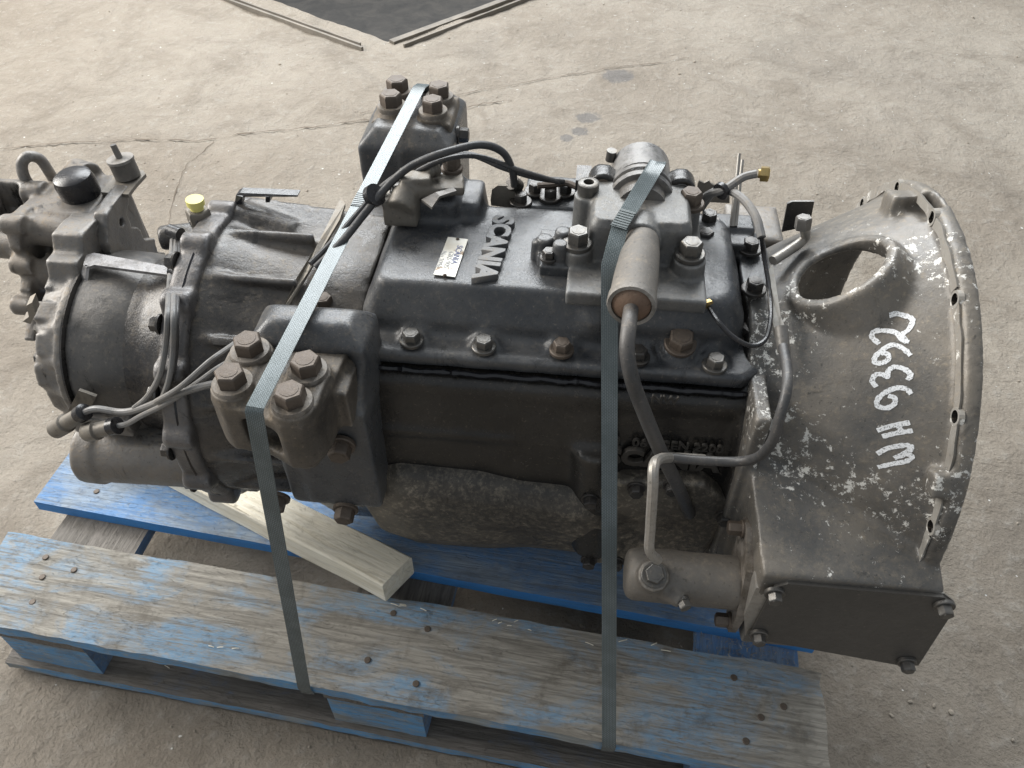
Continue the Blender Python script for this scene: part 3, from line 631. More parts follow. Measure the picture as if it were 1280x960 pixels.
STROKES = [[(0.3137, 1.9784), (0.3212, 1.9692), (0.3307, 1.9857), (0.3339, 2.0071), (0.3301, 2.0463), (0.3247, 2.0671), (0.3281, 2.096)],
 [(0.3304, 2.1013), (0.3249, 2.0902), (0.3203, 2.0556), (0.3123, 2.0418), (0.3024, 2.0412), (0.3003, 2.0651), (0.3063, 2.1021)],
 [(0.3314, 2.1619), (0.3248, 2.1266), (0.3168, 2.1103), (0.3087, 2.1315), (0.3029, 2.1636), (0.303, 2.1893), (0.3087, 2.1925), (0.3138, 2.1746), (0.3127, 2.1513), (0.3078, 2.1456)],
 [(0.3292, 2.2676), (0.3317, 2.2458), (0.3265, 2.2201), (0.3185, 2.2112), (0.3138, 2.2293), (0.3132, 2.2565), (0.309, 2.2451), (0.3033, 2.2484), (0.3011, 2.2768), (0.3047, 2.3039)],
 [(0.333, 2.3265), (0.3288, 2.3064), (0.3208, 2.3042), (0.3115, 2.3293), (0.3063, 2.3633), (0.3075, 2.3903), (0.3141, 2.3958), (0.3202, 2.3749), (0.3201, 2.3485), (0.3148, 2.3398)],
 [(0.309, 2.5022), (0.3206, 2.4707), (0.334, 2.4468)],
 [(0.3138, 2.5258), (0.3245, 2.5005), (0.337, 2.4788)],
 [(0.3252, 2.4644), (0.3272, 2.4805), (0.3289, 2.4943)],
 [(0.3121, 2.6093), (0.32, 2.5732), (0.3323, 2.5468), (0.3378, 2.5471), (0.3361, 2.5692), (0.3263, 2.6126)],
 [(0.3263, 2.6126), (0.3351, 2.584), (0.3399, 2.5888), (0.3361, 2.6143), (0.3256, 2.6399), (0.3147, 2.6715)]]
for st in STROKES:
    mesh_obj('chalk_mark', chalk_stroke(st), 'chalk', bell, True, None)
# ---- clutch servo cylinder
bm = bmesh.new(); s0 = Vector((0.0766, -0.515, 0.4437)); s1 = Vector((0.2024, -0.515, 0.4306)); sd = V(1, 0, 0); s0.z = s1.z = .412; L = s1.x-s0.x
lathe(bm, s0, sd, [(0, .018), (.003, .026), (.010, .0295), (L*.3, .030), (L, .030)], 36)
cyl(bm, s0+V(.028, -.012, .012), s0+V(.028, -.022, .036), .017); cyl(bm, s0+V(.045, -.02, .008), s0+V(.062, -.034, .010), .013, .010)
servo = cast('clutch_servo', bm, 'boot', G, .0028, 3)
servo.data.materials.clear(); servo.data.materials.append(casting('dusty_servo', (.13, .118, .105), (.19, .175, .155), (.32, .27, .21), .6, .5, .25, .3, grease=.3))
bm = bmesh.new(); prism(bm, [V(s1.x-.002, y, z) for y, z in ((-.545, .355), (-.525, .352), (-.475, .40), (-.470, .475), (-.49, .485), (-.53, .46), (-.552, .40))], (.009, 0, 0)); bev(bm, .002, 2); mesh_obj('servo_flange', bm, 'clamp', servo)
bolt(servo, (s1.x-.002, -.482, .470), (-1, 0, 0), .014, .014, .010, .003, 'rustbolt'); bolt(servo, (s1.x-.002, -.540, .372), (-1, 0, 0), .014, .014, .010, .003, 'rustbolt')
bolt(servo, s0+V(.028, -.022, .037), (0, -.4, 1), .019, .008, .014, .003, 'bolt'); bolt(servo, s0+V(.062, -.034, .010), (.4, -1, 0), .012, .008, .008, .002, 'bolt')
tp = s0+V(.028, -.024, .044)
tube_obj('steel_pipe', [(0.1029, -0.545, 0.4917), (0.0917, -0.55, 0.5159), (0.0886, -0.545, 0.5478), (0.0838, -0.54, 0.6056), (0.0825, -0.53, 0.6229), (0.0882, -0.51, 0.6105), (0.1077, -0.47, 0.5671), (0.1455, -0.455, 0.5508)], .0052, 'zinc', servo, 10)
# ---- black hose running around the bell joint
tube_obj('hose', [(0.1077, -0.47, 0.5671), (0.1338, -0.47, 0.5666), (0.172, -0.475, 0.5753), (0.1883, -0.485, 0.5975), (0.192, -0.495, 0.633), (0.1928, -0.49, 0.6635), (0.1965, -0.475, 0.6801), (0.1994, -0.45, 0.6844), (0.1992, -0.42, 0.6859)], .0050, 'cable', G, 12)
tube_obj('hose_end', [(0.2017, -0.42, 0.6787), (0.1997, -0.41, 0.6861), (0.1977, -0.4, 0.6935)], .0062, 'steel', G, 12)

# ---- brackets, pipes between cover and bell
bm = bmesh.new(); pts = [(0.2042, -0.2779, 0.665), (0.2129, -0.2627, 0.665), (0.2125, -0.3446, 0.66), (0.2195, -0.354, 0.65), (0.2168, -0.368, 0.64), (0.2113, -0.3661, 0.64), (0.2024, -0.3329, 0.66)]
prism(bm, pts, (0, 0, -.004)); mesh_obj('steel_strip', bm, 'zinc', G)
tube_obj('steel_pipe', [(0.2156, -0.2499, 0.66), (0.2341, -0.2328, 0.662), (0.2507, -0.2168, 0.665), (0.2538, -0.2139, 0.672), (0.2484, -0.2159, 0.685)], .0058, 'zinc', G, 12)
bolt(G, (0.2466, -0.2178, 0.684), (-.1, .1, 1), .016, .014, 0, 0, 'steel', 'pipe_nut')
bm = bmesh.new(); prism(bm, [(0.2405, -0.165, 0.641), (0.2376, -0.165, 0.6804), (0.2422, -0.165, 0.684), (0.2674, -0.165, 0.6858), (0.2707, -0.165, 0.6525)], (0, .003, 0)); mesh_obj('bracket_tab', bm, 'darkbolt', G)
bm = bmesh.new(); bb(bm, .17, .205, -.20, -.07, .55, .60); bb(bm, .19, .26, -.12, -.04, .578, .598); cast('joint_web', bm, 'alu', G, .004, 4)
bm = bmesh.new(); prism(bm, [(0.1371, -0.12, 0.6728), (0.1383, -0.12, 0.6774), (0.1447, -0.12, 0.6745), (0.1498, -0.12, 0.6782), (0.1535, -0.12, 0.6739), (0.1776, -0.12, 0.6642), (0.1807, -0.12, 0.6483), (0.1393, -0.12, 0.6478)], (0, .003, 0)); mesh_obj('bracket_tab', bm, 'plate', G)
tube_obj('hose', [(0.1347, -0.1768, 0.68), (0.1418, -0.1853, 0.7), (0.1552, -0.1976, 0.715), (0.1746, -0.1869, 0.725), (0.1896, -0.1852, 0.73)], .0048, 'greycable', G, 10)
bolt(G, (0.1922, -0.1849, 0.73), (1, -.2, .1), .015, .009, .005, .002, 'brass', 'brass_fitting')
tube_obj('hose', [(0.1375, -0.1757, 0.675), (0.1476, -0.1797, 0.7), (0.1606, -0.194, 0.712), (0.1756, -0.2165, 0.715), (0.1871, -0.2419, 0.71), (0.1928, -0.2642, 0.7)], .0048, 'greycable', G, 10)
bm = bmesh.new(); cyl(bm, (0.1513, -0.1982, 0.712), (0.155, -0.1945, 0.713), .010); mesh_obj('cable_tie', bm, 'black', G)
bm = bmesh.new(); cyl(bm, (0.1757, -0.1875, 0.66), (0.1767, -0.13, 0.7224), .0032, .002); cyl(bm, (0.1794, -0.1871, 0.66), (0.1831, -0.125, 0.7115), .0028, .002); mesh_obj('cable_tie_tail', bm, 'zinc', G)
bm = bmesh.new(); box(bm, (0.1786, -0.176, 0.65), (.05, .03, .02)); q = (0.2022, -0.2179, 0.63); box(bm, q, (.035, .10, .018)); q = (0.1797, -0.1863, 0.64); box(bm, q, (.04, .06, .03)); cl = cast('cable_clamp', bm, 'cover', G, .003, 3)
for p in ((0.197, -0.2105, 0.645), (0.195, -0.281, 0.642), (0.1482, -0.1805, 0.66), (0.1425, -0.2111, 0.655)): bolt(cl, p, (0, 0, 1), .017, .010, .014, .003, 'darkbolt')
# thin sensor wire with brass plug
bm = bmesh.new(); q0, q1 = Vector((0.1292, -0.3175, 0.655)), Vector((0.1394, -0.3359, 0.658)); cyl(bm, q0, q1, .007, .0075, 6); plug = mesh_obj('sensor_plug', bm, 'brass', G)
tube_obj('sensor_wire', [q1, (0.1473, -0.3603, 0.66), (0.1608, -0.3755, 0.655), (0.1797, -0.3826, 0.65), (0.1953, -0.3725, 0.65), (0.2028, -0.3463, 0.655), (0.2055, -0.3061, 0.66), (0.2011, -0.2626, 0.675), (0.1928, -0.2642, 0.7)], .0026, 'black', plug, 8)

# ---- front engine-mount bracket and clamp
bm = bmesh.new()
def rbox(bm, x0, x1, y0, y1, z0, z1, r):
    rings(bm, [[V(x0+r+(x-x0)*(x1-x0-2*r)/(x1-x0), y0+r+(y-y0)*(y1-y0-2*r)/(y1-y0), z) for x, y in ((x0, y0), (x1, y0), (x1, y1), (x0, y1))] for z in (z0,)]+[[V(x, y, z) for x, y in ((x0, y0), (x1, y0), (x1, y1), (x0, y1))] for z in (z0+r, z1-r)]+
          [[V(x0+r+(x-x0)*(x1-x0-2*r)/(x1-x0), y0+r+(y-y0)*(y1-y0-2*r)/(y1-y0), z) for x, y in ((x0, y0), (x1, y0), (x1, y1), (x0, y1))] for z in (z1,)])
rbox(bm, -.338, -.212, -.428, -.362, .54, .6615, .02)
rbox(bm, -.326, -.214, -.458, -.37, .40, .59, .012)
bb(bm, -.325, -.24, -.40, -.30, .42, .60)
prism(bm, [V(-.30, -.456, .42), V(-.25, -.456, .42), V(-.25, -.456, .585), V(-.30, -.456, .585)], (0, -.005, 0)); prism(bm, [V(-.216, -.425, .64), V(-.245, -.425, .64), V(-.245, -.456, .55), V(-.216, -.456, .55)], (0, .03, 0))
cut = bmesh.new(); box(cut, (-0.2329, -0.44, 0.62), (.014, .04, .034)); 
mount = cast('mount_bracket', bm, 'mount', G, .0034, 14, cut)
for p in ((-0.2451, -0.462, 0.5336),): bolt(mount, p, (.1, -1, -.05), .022, .014, .0165, .004, 'rustbolt')
for p in ((-0.2598, -0.459, 0.4068), (-0.3422, -0.459, 0.4178)): bolt(mount, p, (.05, -1, -.15), .021, .014, .0155, .003, 'rustbolt')
bm = bmesh.new()
CB = [(-.326, -.442), (-.328, -.488), (-.260, -.464), (-.263, -.506)]
for a, b in ((CB[0], CB[1]), (CB[2], CB[3])):
    for p in (a, b): cyl(bm, (p[0], p[1], .578), (p[0], p[1], .647), .0245, .0225)
    mid = ((a[0]+b[0])/2, (a[1]+b[1])/2); box(bm, (mid[0], mid[1], .612), (.045, .046, .07)); 
prism(bm, [V(-.350, -.50, .574), V(-.335, -.512, .574), V(-.30, -.515, .574), V(-.27, -.53, .574), V(-.25, -.528, .574), V(-.238, -.50, .574), V(-.232, -.42, .574), V(-.35, -.41, .574)], (0, 0, .064))
box(bm, (-.238, -.44, .60), (.03, .06, .05))
cyl(bm, (-.356, -.475, .60), (-.34, -.475, .60), .012); cyl(bm, (-.263, -.506, .560), (-.263, -.506, .58), .014)
cut = bmesh.new(); box(cut, (-.297, -.52, .606), (.040, .05, .038)); box(cut, (-.297, -.50, .656), (.030, .12, .028))
clamp = cast('mount_clamp', bm, 'clamp', G, .0027, 3, cut)
for p in CB:
    bm = bmesh.new(); lathe(bm, (p[0], p[1], .642), (0, 0, 1), [(0, .0205), (.0075, .0205), (.009, .0195)], 28); mesh_obj('washer', bm, 'clamp', clamp)
    bolt(clamp, (p[0], p[1], .651), (0, 0, 1), .0262, .0145, .0, .0, 'rustbolt')
# ---- far engine-mount bracket and clamp
bm = bmesh.new(); rbox(bm, -.308, -.180, -.058, .09, .40, .682, .02); bb(bm, -.30, -.19, -.15, .0, .42, .6)
prism(bm, [V(-.250, -.057, .66), V(-.244, -.057, .66), V(-.244, -.057, .45), V(-.250, -.057, .45)], (0, -.004, 0))
mount2 = cast('mount_bracket', bm, 'mount', G, .004, 14)
bolt(mount2, (-.180, .0, .655), (1, 0, 0), .018, .012, .013, .003, 'darkbolt')
RB = [(-0.2703, 0.0478, 0.695), (-0.2703, 0.0053, 0.695), (-0.2099, 0.0374, 0.695), (-0.2115, -0.0044, 0.695)]
bm = bmesh.new()
for p in RB: cyl(bm, (p[0], p[1], .62), (p[0], p[1], .688), .0225, .021)
xs = [p[0] for p in RB]; ys = [p[1] for p in RB]; box(bm, (sum(xs)/4, sum(ys)/4, .66), (.11, .085, .04))
clamp2 = cast('mount_clamp', bm, 'clamp', G, .0034, 3)
for p in RB:
    bm = bmesh.new(); lathe(bm, (p[0], p[1], .684), (0, 0, 1), [(0, .020), (.0075, .020), (.009, .019)], 28); mesh_obj('washer', bm, 'clamp', clamp2)
    bolt(clamp2, (p[0], p[1], .693), (0, 0, 1), .026, .0155, .0, .0, 'rustbolt')

# ---- rear (range) housing with its flange
bm = bmesh.new()
lathe(bm, O, (-1, 0, 0), [(.24, .16), (.33, .165), (.38, .172), (.418, .184), (.45, .184)], 64)
for a in range(0, 360, 24):
    a2 = R(a+12); box(bm, (-.37, AX_Y+.170*math.cos(a2), AX_Z+.170*math.sin(a2)), (.11, .010, .03), Matrix.Rotation(a2-R(90), 3, 'X'))
rings(bm, [[V(-.42, -.30, .638), V(-.42, -.17, .652), V(-.42, -.17, .58), V(-.42, -.30, .58)], [V(-.24, -.31, .624), V(-.24, -.17, .634), V(-.24, -.17, .57), V(-.24, -.31, .57)]])
cyl(bm, (-.43, -.2, .632), (-.35, -.215, .626), .028, .02)
rangeh = cast('range_housing', bm, 'range', G, .004, 4)
bm = bmesh.new(); lathe(bm, O, (-1, 0, 0), [(.424, .190), (.428, .193), (.452, .193), (.456, .190)], 72)
for a in range(0, 360, 24):
    y, z = AX_Y+.188*math.cos(R(a)), AX_Z+.188*math.sin(R(a)); cyl(bm, (-.457, y, z), (-.422, y, z), .015)
cast('range_flange', bm, 'flange', rangeh, .0036, 3)
for a in (200, 224, 176, 152, 128, 104, 80, 248):
    y, z = AX_Y+.186*math.cos(R(a)), AX_Z+.186*math.sin(R(a)); bolt(rangeh, (-.457, y, z), (-1, 0, 0), .015, .010, .012, .002, 'darkbolt')
tube_obj('sealant_bead', [V(-.437, AX_Y+.1915*math.cos(R(a)), AX_Z+.1915*math.sin(R(a))) for a in range(95, 250, 5)], .0022, 'sealant', rangeh, 6, 2)
# ---- neck and drum
bm = bmesh.new(); lathe(bm, O, (-1, 0, 0), [(.45, .150), (.47, .135), (.52, .118), (.60, .115)], 56)
bb(bm, -.50, -.46, -.24, -.15, .56, .615); cyl(bm, (-0.539, -0.2026, 0.6), (-0.4917, -0.1871, 0.6), .016); cyl(bm, (-0.5063, -0.1925, 0.58), (-0.4963, -0.1946, 0.6), .013, .012)
neck = cast('rear_neck', bm, 'range', G, .0042, 5)
bm = bmesh.new(); lathe(bm, O, (-1, 0, 0), [(.515, .100), (.522, .112), (.545, .119), (.565, .1225), (.608, .1235), (.610, .120)], 64)
drum = cast('output_drum', bm, 'drum', G, .0038, 5)
bm = bmesh.new(); lathe(bm, O, (-1, 0, 0), [(.6085, .122), (.610, .1275), (.6125, .1275), (.614, .122)], 64); mesh_obj('drum_gasket', bm, 'darkbolt', drum)
bm = bmesh.new(); prism(bm, [(-0.604, -0.274, 0.607), (-0.61, -0.2536, 0.607), (-0.6017, -0.2494, 0.607), (-0.4931, -0.2672, 0.607), (-0.4845, -0.2757, 0.607), (-0.4869, -0.2822, 0.607), (-0.5904, -0.2726, 0.607), (-0.5979, -0.2782, 0.607)], (0, 0, -.004))
cut_ = mesh_obj('support_strap', bm, 'flange', drum, False)
bm = bmesh.new(); prism(bm, [(-0.604, -0.274, 0.607), (-0.5986, -0.2767, 0.607), (-0.6032, -0.2854, 0.59), (-0.612, -0.28, 0.59)], (.004, 0, 0)); mesh_obj('support_strap', bm, 'flange', drum, False)
# ---- finned retarder housing at the far left
bm = bmesh.new()
lathe(bm, O, (-1, 0, 0), [(.612, .122), (.624, .123), (.626, .106), (.648, .098), (.652, .085)], 48)
for a in range(88, 300, 21):
    ca, sa = math.cos(R(a)), math.sin(R(a)); cyl(bm, (-.656, AX_Y+.099*ca, AX_Z+.099*sa), (-.612, AX_Y+.114*ca, AX_Z+.114*sa), .0095, .0105, 14)
    ca, sa = math.cos(R(a+10.5)), math.sin(R(a+10.5)); box(bm, (-.634, AX_Y+.101*ca, AX_Z+.101*sa), (random.uniform(.034, .052), random.uniform(.018, .032), random.uniform(.020, .034)), Matrix.Rotation(R(a+10.5-90), 3, 'X'))
prism(bm, [V(-.652, y, z) for y, z in ((-.355, .50), (-.345, .535), (-.325, .54), (-.312, .572), (-.29, .572), (-.275, .61), (-.255, .61), (-.245, .63), (-.12, .62), (-.12, .42))], (.040, 0, 0))
retarder = cast('retarder_housing', bm, 'alu', G, .0030, 2)
for a in range(130, 265, 21): bolt(retarder, (-.656, AX_Y+.099*math.cos(R(a)), AX_Z+.099*math.sin(R(a))), (-1, 0, 0), .012, .005, .009, .0015, 'bolt')
bm = bmesh.new(); prism(bm, [(-0.6276, -0.35, 0.6088), (-0.6306, -0.35, 0.5914), (-0.6456, -0.35, 0.5737), (-0.6542, -0.35, 0.5767), (-0.6423, -0.35, 0.5853), (-0.6371, -0.35, 0.6031)], (0, .012, .004)); mesh_obj('torn_tab', bm, 'plate', retarder, False)
# ---- valve block on top of the retarder
bm = bmesh.new(); ZT = .625
rings(bm, [rrect(-.708, -.618, -.205, -.10, .008, .47), rrect(-.708, -.622, -.205, -.10, .008, .615), rrect(-.704, -.628, -.196, -.105, .01, .627)])
cyl(bm, (-.705, -.205, .604), (-.612, -.208, .600), .021, .020); cyl(bm, (-.70, -.222, .552), (-.610, -.228, .545), .027, .026); cyl(bm, (-.69, -.245, .50), (-.612, -.25, .50), .03)
prism(bm, [V(-.722, y, z) for y, z in ((-.225, .632), (-.243, .60), (-.232, .57), (-.262, .548), (-.258, .52), (-.30, .49), (-.11, .47), (-.10, .622))], (.015, 0, 0))
for y, z in ((-.222, .622), (-.240, .572), (-.272, .530)): cyl(bm, (-.730, y, z), (-.700, y, z), .013)
bb(bm, -.80, -.72, -.20, -.12, .555, .612); cyl(bm, (-.80, -.15, .622), (-.71, -.15, .622), .016); cyl(bm, (-.79, -.215, .585), (-.72, -.215, .58), .018); cyl(bm, (-.66, -.12, .628), (-.69, -.11, .628), .022)
cut = bmesh.new(); box(cut, (-.755, -.17, .62), (.03, .035, .05)); box(cut, (-.70, -.215, .578), (.012, .03, .02))
valve = cast('valve_block', bm, 'valve', G, .0034, 2, cut)
bm = bmesh.new(); prism(bm, [V(-.600, y, z) for y, z in ((-.135, .634), (-.20, .632), (-.222, .60), (-.225, .54), (-.20, .48), (-.12, .485), (-.112, .505), (-.128, .52), (-.124, .54), (-.145, .552), (-.148, .575), (-.163, .585), (-.160, .605), (-.142, .618))], (-.018, 0, 0))
cut = bmesh.new(); cyl(cut, (-.65, -.178, .603), (-.55, -.178, .603), .0055, None, 14)
bev(bm, .002, 1); cast('valve_end_plate', bm, 'alu', valve, .0025, 2, cut)
bm = bmesh.new(); q = Vector((-0.6571, -0.1542, 0.623)); lathe(bm, q, (-.06, -.05, 1), [(-.01, .022), (.006, .025), (.024, .0255), (.032, .0235), (.035, .019), (.0352, .001)], 36); mesh_obj('black_cap', bm, 'black', valve)
e0, e1 = Vector((-0.7358, -0.1385, 0.62)), Vector((-0.7224, -0.1212, 0.62))
tube_obj('lifting_eye', [e0+V(0, 0, -.01), e0+V(-.003, -.002, .018), e0.lerp(e1, .15)+V(-.003, 0, .036), e0.lerp(e1, .55)+V(0, 0, .043), e1+V(.0, .002, .034), e1+V(.003, .004, .015), e1+V(.004, .006, -.01)], .0072, 'alu', valve, 12)
bm = bmesh.new(); prism(bm, [(-0.6295, -0.154, 0.632), (-0.6306, -0.1071, 0.632), (-0.5987, -0.0956, 0.632), (-0.5901, -0.1048, 0.632), (-0.5919, -0.1308, 0.632), (-0.5916, -0.1557, 0.632)], (0, 0, -.005)); rb = mesh_obj('mount_tab', bm, 'plate', valve, False)
bm = bmesh.new(); q = Vector((-0.61, -0.1146, 0.633)); lathe(bm, q, (-.1, .05, 1), [(0, .0165), (.022, .0165), (.0225, .0175), (.026, .0175), (.0265, .005)], 30); mesh_obj('rubber_mount', bm, 'boot', rb)
bm = bmesh.new(); cyl(bm, q+V(-.002, .001, .02), q+V(-.006, .003, .044), .0045, .004); mesh_obj('stud', bm, 'steel', rb)
# ---- lower left cylinder, connectors and cables
bm = bmesh.new(); l0, l1 = Vector((-0.6408, -0.375, 0.386)), Vector((-0.5076, -0.375, 0.3641)); l0.z = l1.z = .372
cyl(bm, l0, V(l0.x+.03, l0.y, l0.z), .046, .047, 36); cyl(bm, V(l0.x+.028, l0.y, l0.z), V(-.45, l0.y+.005, l0.z+.01), .043, .05, 36)
box(bm, (-0.5817, -0.38, 0.4499), (.08, .04, .03)); lowc = cast('lower_cylinder', bm, 'alu', G, .0038, 4)
bm = bmesh.new(); prism(bm, [(-0.6205, -0.4, 0.4677), (-0.5834, -0.4, 0.5179), (-0.565, -0.4, 0.5088), (-0.5934, -0.4, 0.4679)], (0, .004, 0)); mesh_obj('bracket_tab', bm, 'plate', lowc, False)
def connector(a, b, c, mat2):
    a, b, c = map(Vector, (a, b, c)); d = (b-a).normalized(); L = (b-a).length
    bm = bmesh.new(); lathe(bm, a, d, [(0, .0085), (.004, .0115), (L*.45, .012), (L*.47, .0095), (L, .009)], 18); o = mesh_obj('connector', bm, 'plate', G)
    bm = bmesh.new(); lathe(bm, b, d, [(-.004, .0105), (.006, .0105), (.008, .007)], 18); mesh_obj('connector_ring', bm, mat2, o); return o
connector((-0.616, -0.43, 0.4756), (-0.5669, -0.43, 0.5117), 0 and (-2.3366, 2.0331, 0) or (0, 0, 0), 'black'); connector((-0.5673, -0.44, 0.4887), (-0.5255, -0.44, 0.5053), (0, 0, 0), 'black')
tube_obj('cable', [(-0.5669, -0.43, 0.5117), (-0.5431, -0.432, 0.525), (-0.5103, -0.435, 0.5266), (-0.4777, -0.44, 0.5426), (-0.4314, -0.445, 0.5729), (-0.391, -0.45, 0.5964), (-0.3664, -0.45, 0.6063), (-0.3479, -0.44, 0.6078)], .0040, 'greycable', G)
tube_obj('cable', [(-0.5255, -0.44, 0.5053), (-0.5059, -0.442, 0.5142), (-0.4778, -0.445, 0.536), (-0.438, -0.447, 0.564), (-0.4013, -0.44, 0.5898), (-0.3788, -0.43, 0.6042), (-0.3755, -0.4, 0.5898)], .0032, 'greycable', G)
tube_obj('cable', [(-0.4534, -0.445, 0.5614), (-0.4138, -0.45, 0.5939), (-0.3759, -0.44, 0.6262), (-0.3684, -0.415, 0.6206), (-0.3673, -0.385, 0.607)], .0032, 'greycable', G)
for i, (dx, dz, r) in enumerate(((0, 0, .0042), (7, 0, .004), (12, .004, .0038))):
    pass
tube_obj('cable', [(-0.4999, -0.2368, 0.625), (-0.4816, -0.2921, 0.62), (-0.4283, -0.4, 0.6552), (-0.4353, -0.415, 0.6222), (-0.4458, -0.43, 0.5898), (-0.468, -0.435, 0.5582), (-0.4901, -0.437, 0.5379)], .0033, 'greycable', G)
tube_obj('cable', [(-0.496, -0.2364, 0.625), (-0.4769, -0.2916, 0.62), (-0.422, -0.4, 0.6557), (-0.4272, -0.42, 0.6159), (-0.4346, -0.435, 0.5874), (-0.448, -0.44, 0.5618)], .0032, 'greycable', G)
tube_obj('cable', [(-0.4943, -0.2329, 0.625), (-0.4752, -0.2837, 0.62), (-0.4219, -0.395, 0.6514), (-0.4272, -0.415, 0.6112), (-0.4368, -0.43, 0.5782)], .0028, 'cable', G)
bm = bmesh.new(); cyl(bm, (-0.5057, -0.2272, 0.632), (-0.4887, -0.2338, 0.632), .008); mesh_obj('cable_tie', bm, 'black', G)
bm = bmesh.new(); cyl(bm, (-0.4784, -0.2913, 0.622), (-0.4666, -0.2962, 0.622), .009); mesh_obj('cable_tie', bm, 'black', G)
# sensor with yellow cap
bm = bmesh.new(); q = Vector((-0.4599, -0.23, 0.642)); lathe(bm, q, (.05, 0, 1), [(-.05, .012), (.012, .012), (.014, .0125)], 20); sens = mesh_obj('pressure_sensor', bm, 'zinc', G)
bolt(sens, q+V(0, 0, .010), (.05, 0, 1), .025, .016, 0, 0, 'plate', 'sensor_hexagon')
bm = bmesh.new(); lathe(bm, q+V(.001, 0, .026), (.05, 0, 1), [(0, .008), (.006, .008), (.0065, .0105), (.014, .0105), (.0145, .004)], 18); mesh_obj('yellow_cap', bm, 'yellow', sens)
# flat black bracket on the range housing
bm = bmesh.new(); pts = [(-0.4263, -0.2007, 0.657), (-0.423, -0.1962, 0.668), (-0.4184, -0.1936, 0.67), (-0.347, -0.1914, 0.67), (-0.3473, -0.1918, 0.668), (-0.3802, -0.1953, 0.668), (-0.3829, -0.1955, 0.66), (-0.3878, -0.196, 0.66), (-0.386, -0.1959, 0.668), (-0.4141, -0.1988, 0.668), (-0.4175, -0.1998, 0.657)]
prism(bm, pts, (0, .012, 0)); mesh_obj('flat_bracket', bm, 'black', rangeh, False)
bm = bmesh.new(); prism(bm, [(-0.3047, -0.1588, 0.645), (-0.2961, -0.1723, 0.645), (-0.2943, -0.2068, 0.645), (-0.3065, -0.3068, 0.64), (-0.319, -0.3466, 0.625), (-0.324, -0.354, 0.625), (-0.3162, -0.3151, 0.64), (-0.3073, -0.2572, 0.645), (-0.3055, -0.1908, 0.645)], (0, 0, .004)); mesh_obj('support_strip', bm, 'plate', G, False)
bolt(rangeh, (-0.2866, -0.3272, 0.615), (0, 0, 1), .019, .010, .015, .003, 'rustbolt'); bolt(rangeh, (-0.2723, -0.2782, 0.612), (0, 0, 1), .020, .008, .016, .002, 'alu')
# plastic cable saddle on boss block
bm = bmesh.new(); 
box(bm, (-0.1778, -0.2003, 0.7), (.075, .035, .010), Matrix.Rotation(R(12), 3, 'Z')); box(bm, (-0.1952, -0.2048, 0.708), (.035, .03, .02), Matrix.Rotation(R(12), 3, 'Z')); cyl(bm, (-0.1831, -0.1908, 0.715), (-0.1719, -0.1844, 0.715), .010); cyl(bm, (-0.209, -0.238, 0.69), (-0.2048, -0.2167, 0.7), .016)
box(bm, (-0.2107, -0.2115, 0.68), (.04, .05, .03))
sad = cast('cable_saddle', bm, 'plate', G, .0025, 3)
bm = bmesh.new(); prism(bm, [(-0.168, -0.2273, 0.706), (-0.1497, -0.2154, 0.706), (-0.145, -0.2216, 0.706), (-0.1621, -0.2348, 0.706), (-0.1692, -0.2489, 0.7), (-0.1838, -0.2343, 0.7)], (0, 0, .003)); mesh_obj('saddle_clip', bm, 'steel', sad, False)
bolt(sad, (-0.1585, -0.1715, 0.705), (0, 0, 1), .018, .014, .013, .004, 'rustbolt'); bolt(sad, (-0.2136, -0.2131, 0.695), (0, 0, 1), .017, .010, .012, .003, 'bolt')
# cables over the top
tube_obj('cable', [(-0.2909, -0.3163, 0.66), (-0.2681, -0.2898, 0.675), (-0.2477, -0.2517, 0.69), (-0.2243, -0.2212, 0.71), (-0.1971, -0.2088, 0.73), (-0.1604, -0.2031, 0.745), (-0.1239, -0.1727, 0.74), (-0.0996, -0.1599, 0.725), (-0.0887, -0.1558, 0.7), (-0.0863, -0.1506, 0.675)], .0046, 'cable', G, 12)
tube_obj('cable', [(-0.2991, -0.3099, 0.66), (-0.2789, -0.2763, 0.67), (-0.2573, -0.2421, 0.685), (-0.2366, -0.2133, 0.7), (-0.2097, -0.1988, 0.715), (-0.1794, -0.183, 0.72), (-0.1417, -0.1523, 0.715), (-0.0986, -0.1532, 0.7), (-0.0604, -0.146, 0.685), (-0.0266, -0.1352, 0.675)], .0036, 'cable', G, 10)
tube_obj('cable', [(-0.275, -0.2854, 0.668), (-0.2504, -0.2233, 0.685), (-0.2253, -0.2024, 0.695), (-0.1959, -0.1974, 0.715), (-0.159, -0.1892, 0.73), (-0.1255, -0.1648, 0.72), (-0.079, -0.1566, 0.7), (-0.0313, -0.1376, 0.675)], .0032, 'cable', G, 10)
bm = bmesh.new(); cyl(bm, (-0.242, -0.2306, 0.7), (-0.2362, -0.2329, 0.705), .013); mesh_obj('cable_tie', bm, 'black', G)
tube_obj('oil_pipe', [(-0.0587, -0.1396, 0.67), (-0.0411, -0.136, 0.67), (-0.0236, -0.1337, 0.672), (-0.0094, -0.1413, 0.672)], .004, 'rustbolt', far, 8)
bm = bmesh.new(); bb(bm, -.012, .006, -.155, -.12, .655, .69); bev(bm, .003, 2); mesh_obj('sensor_block', bm, 'darkbolt', far)

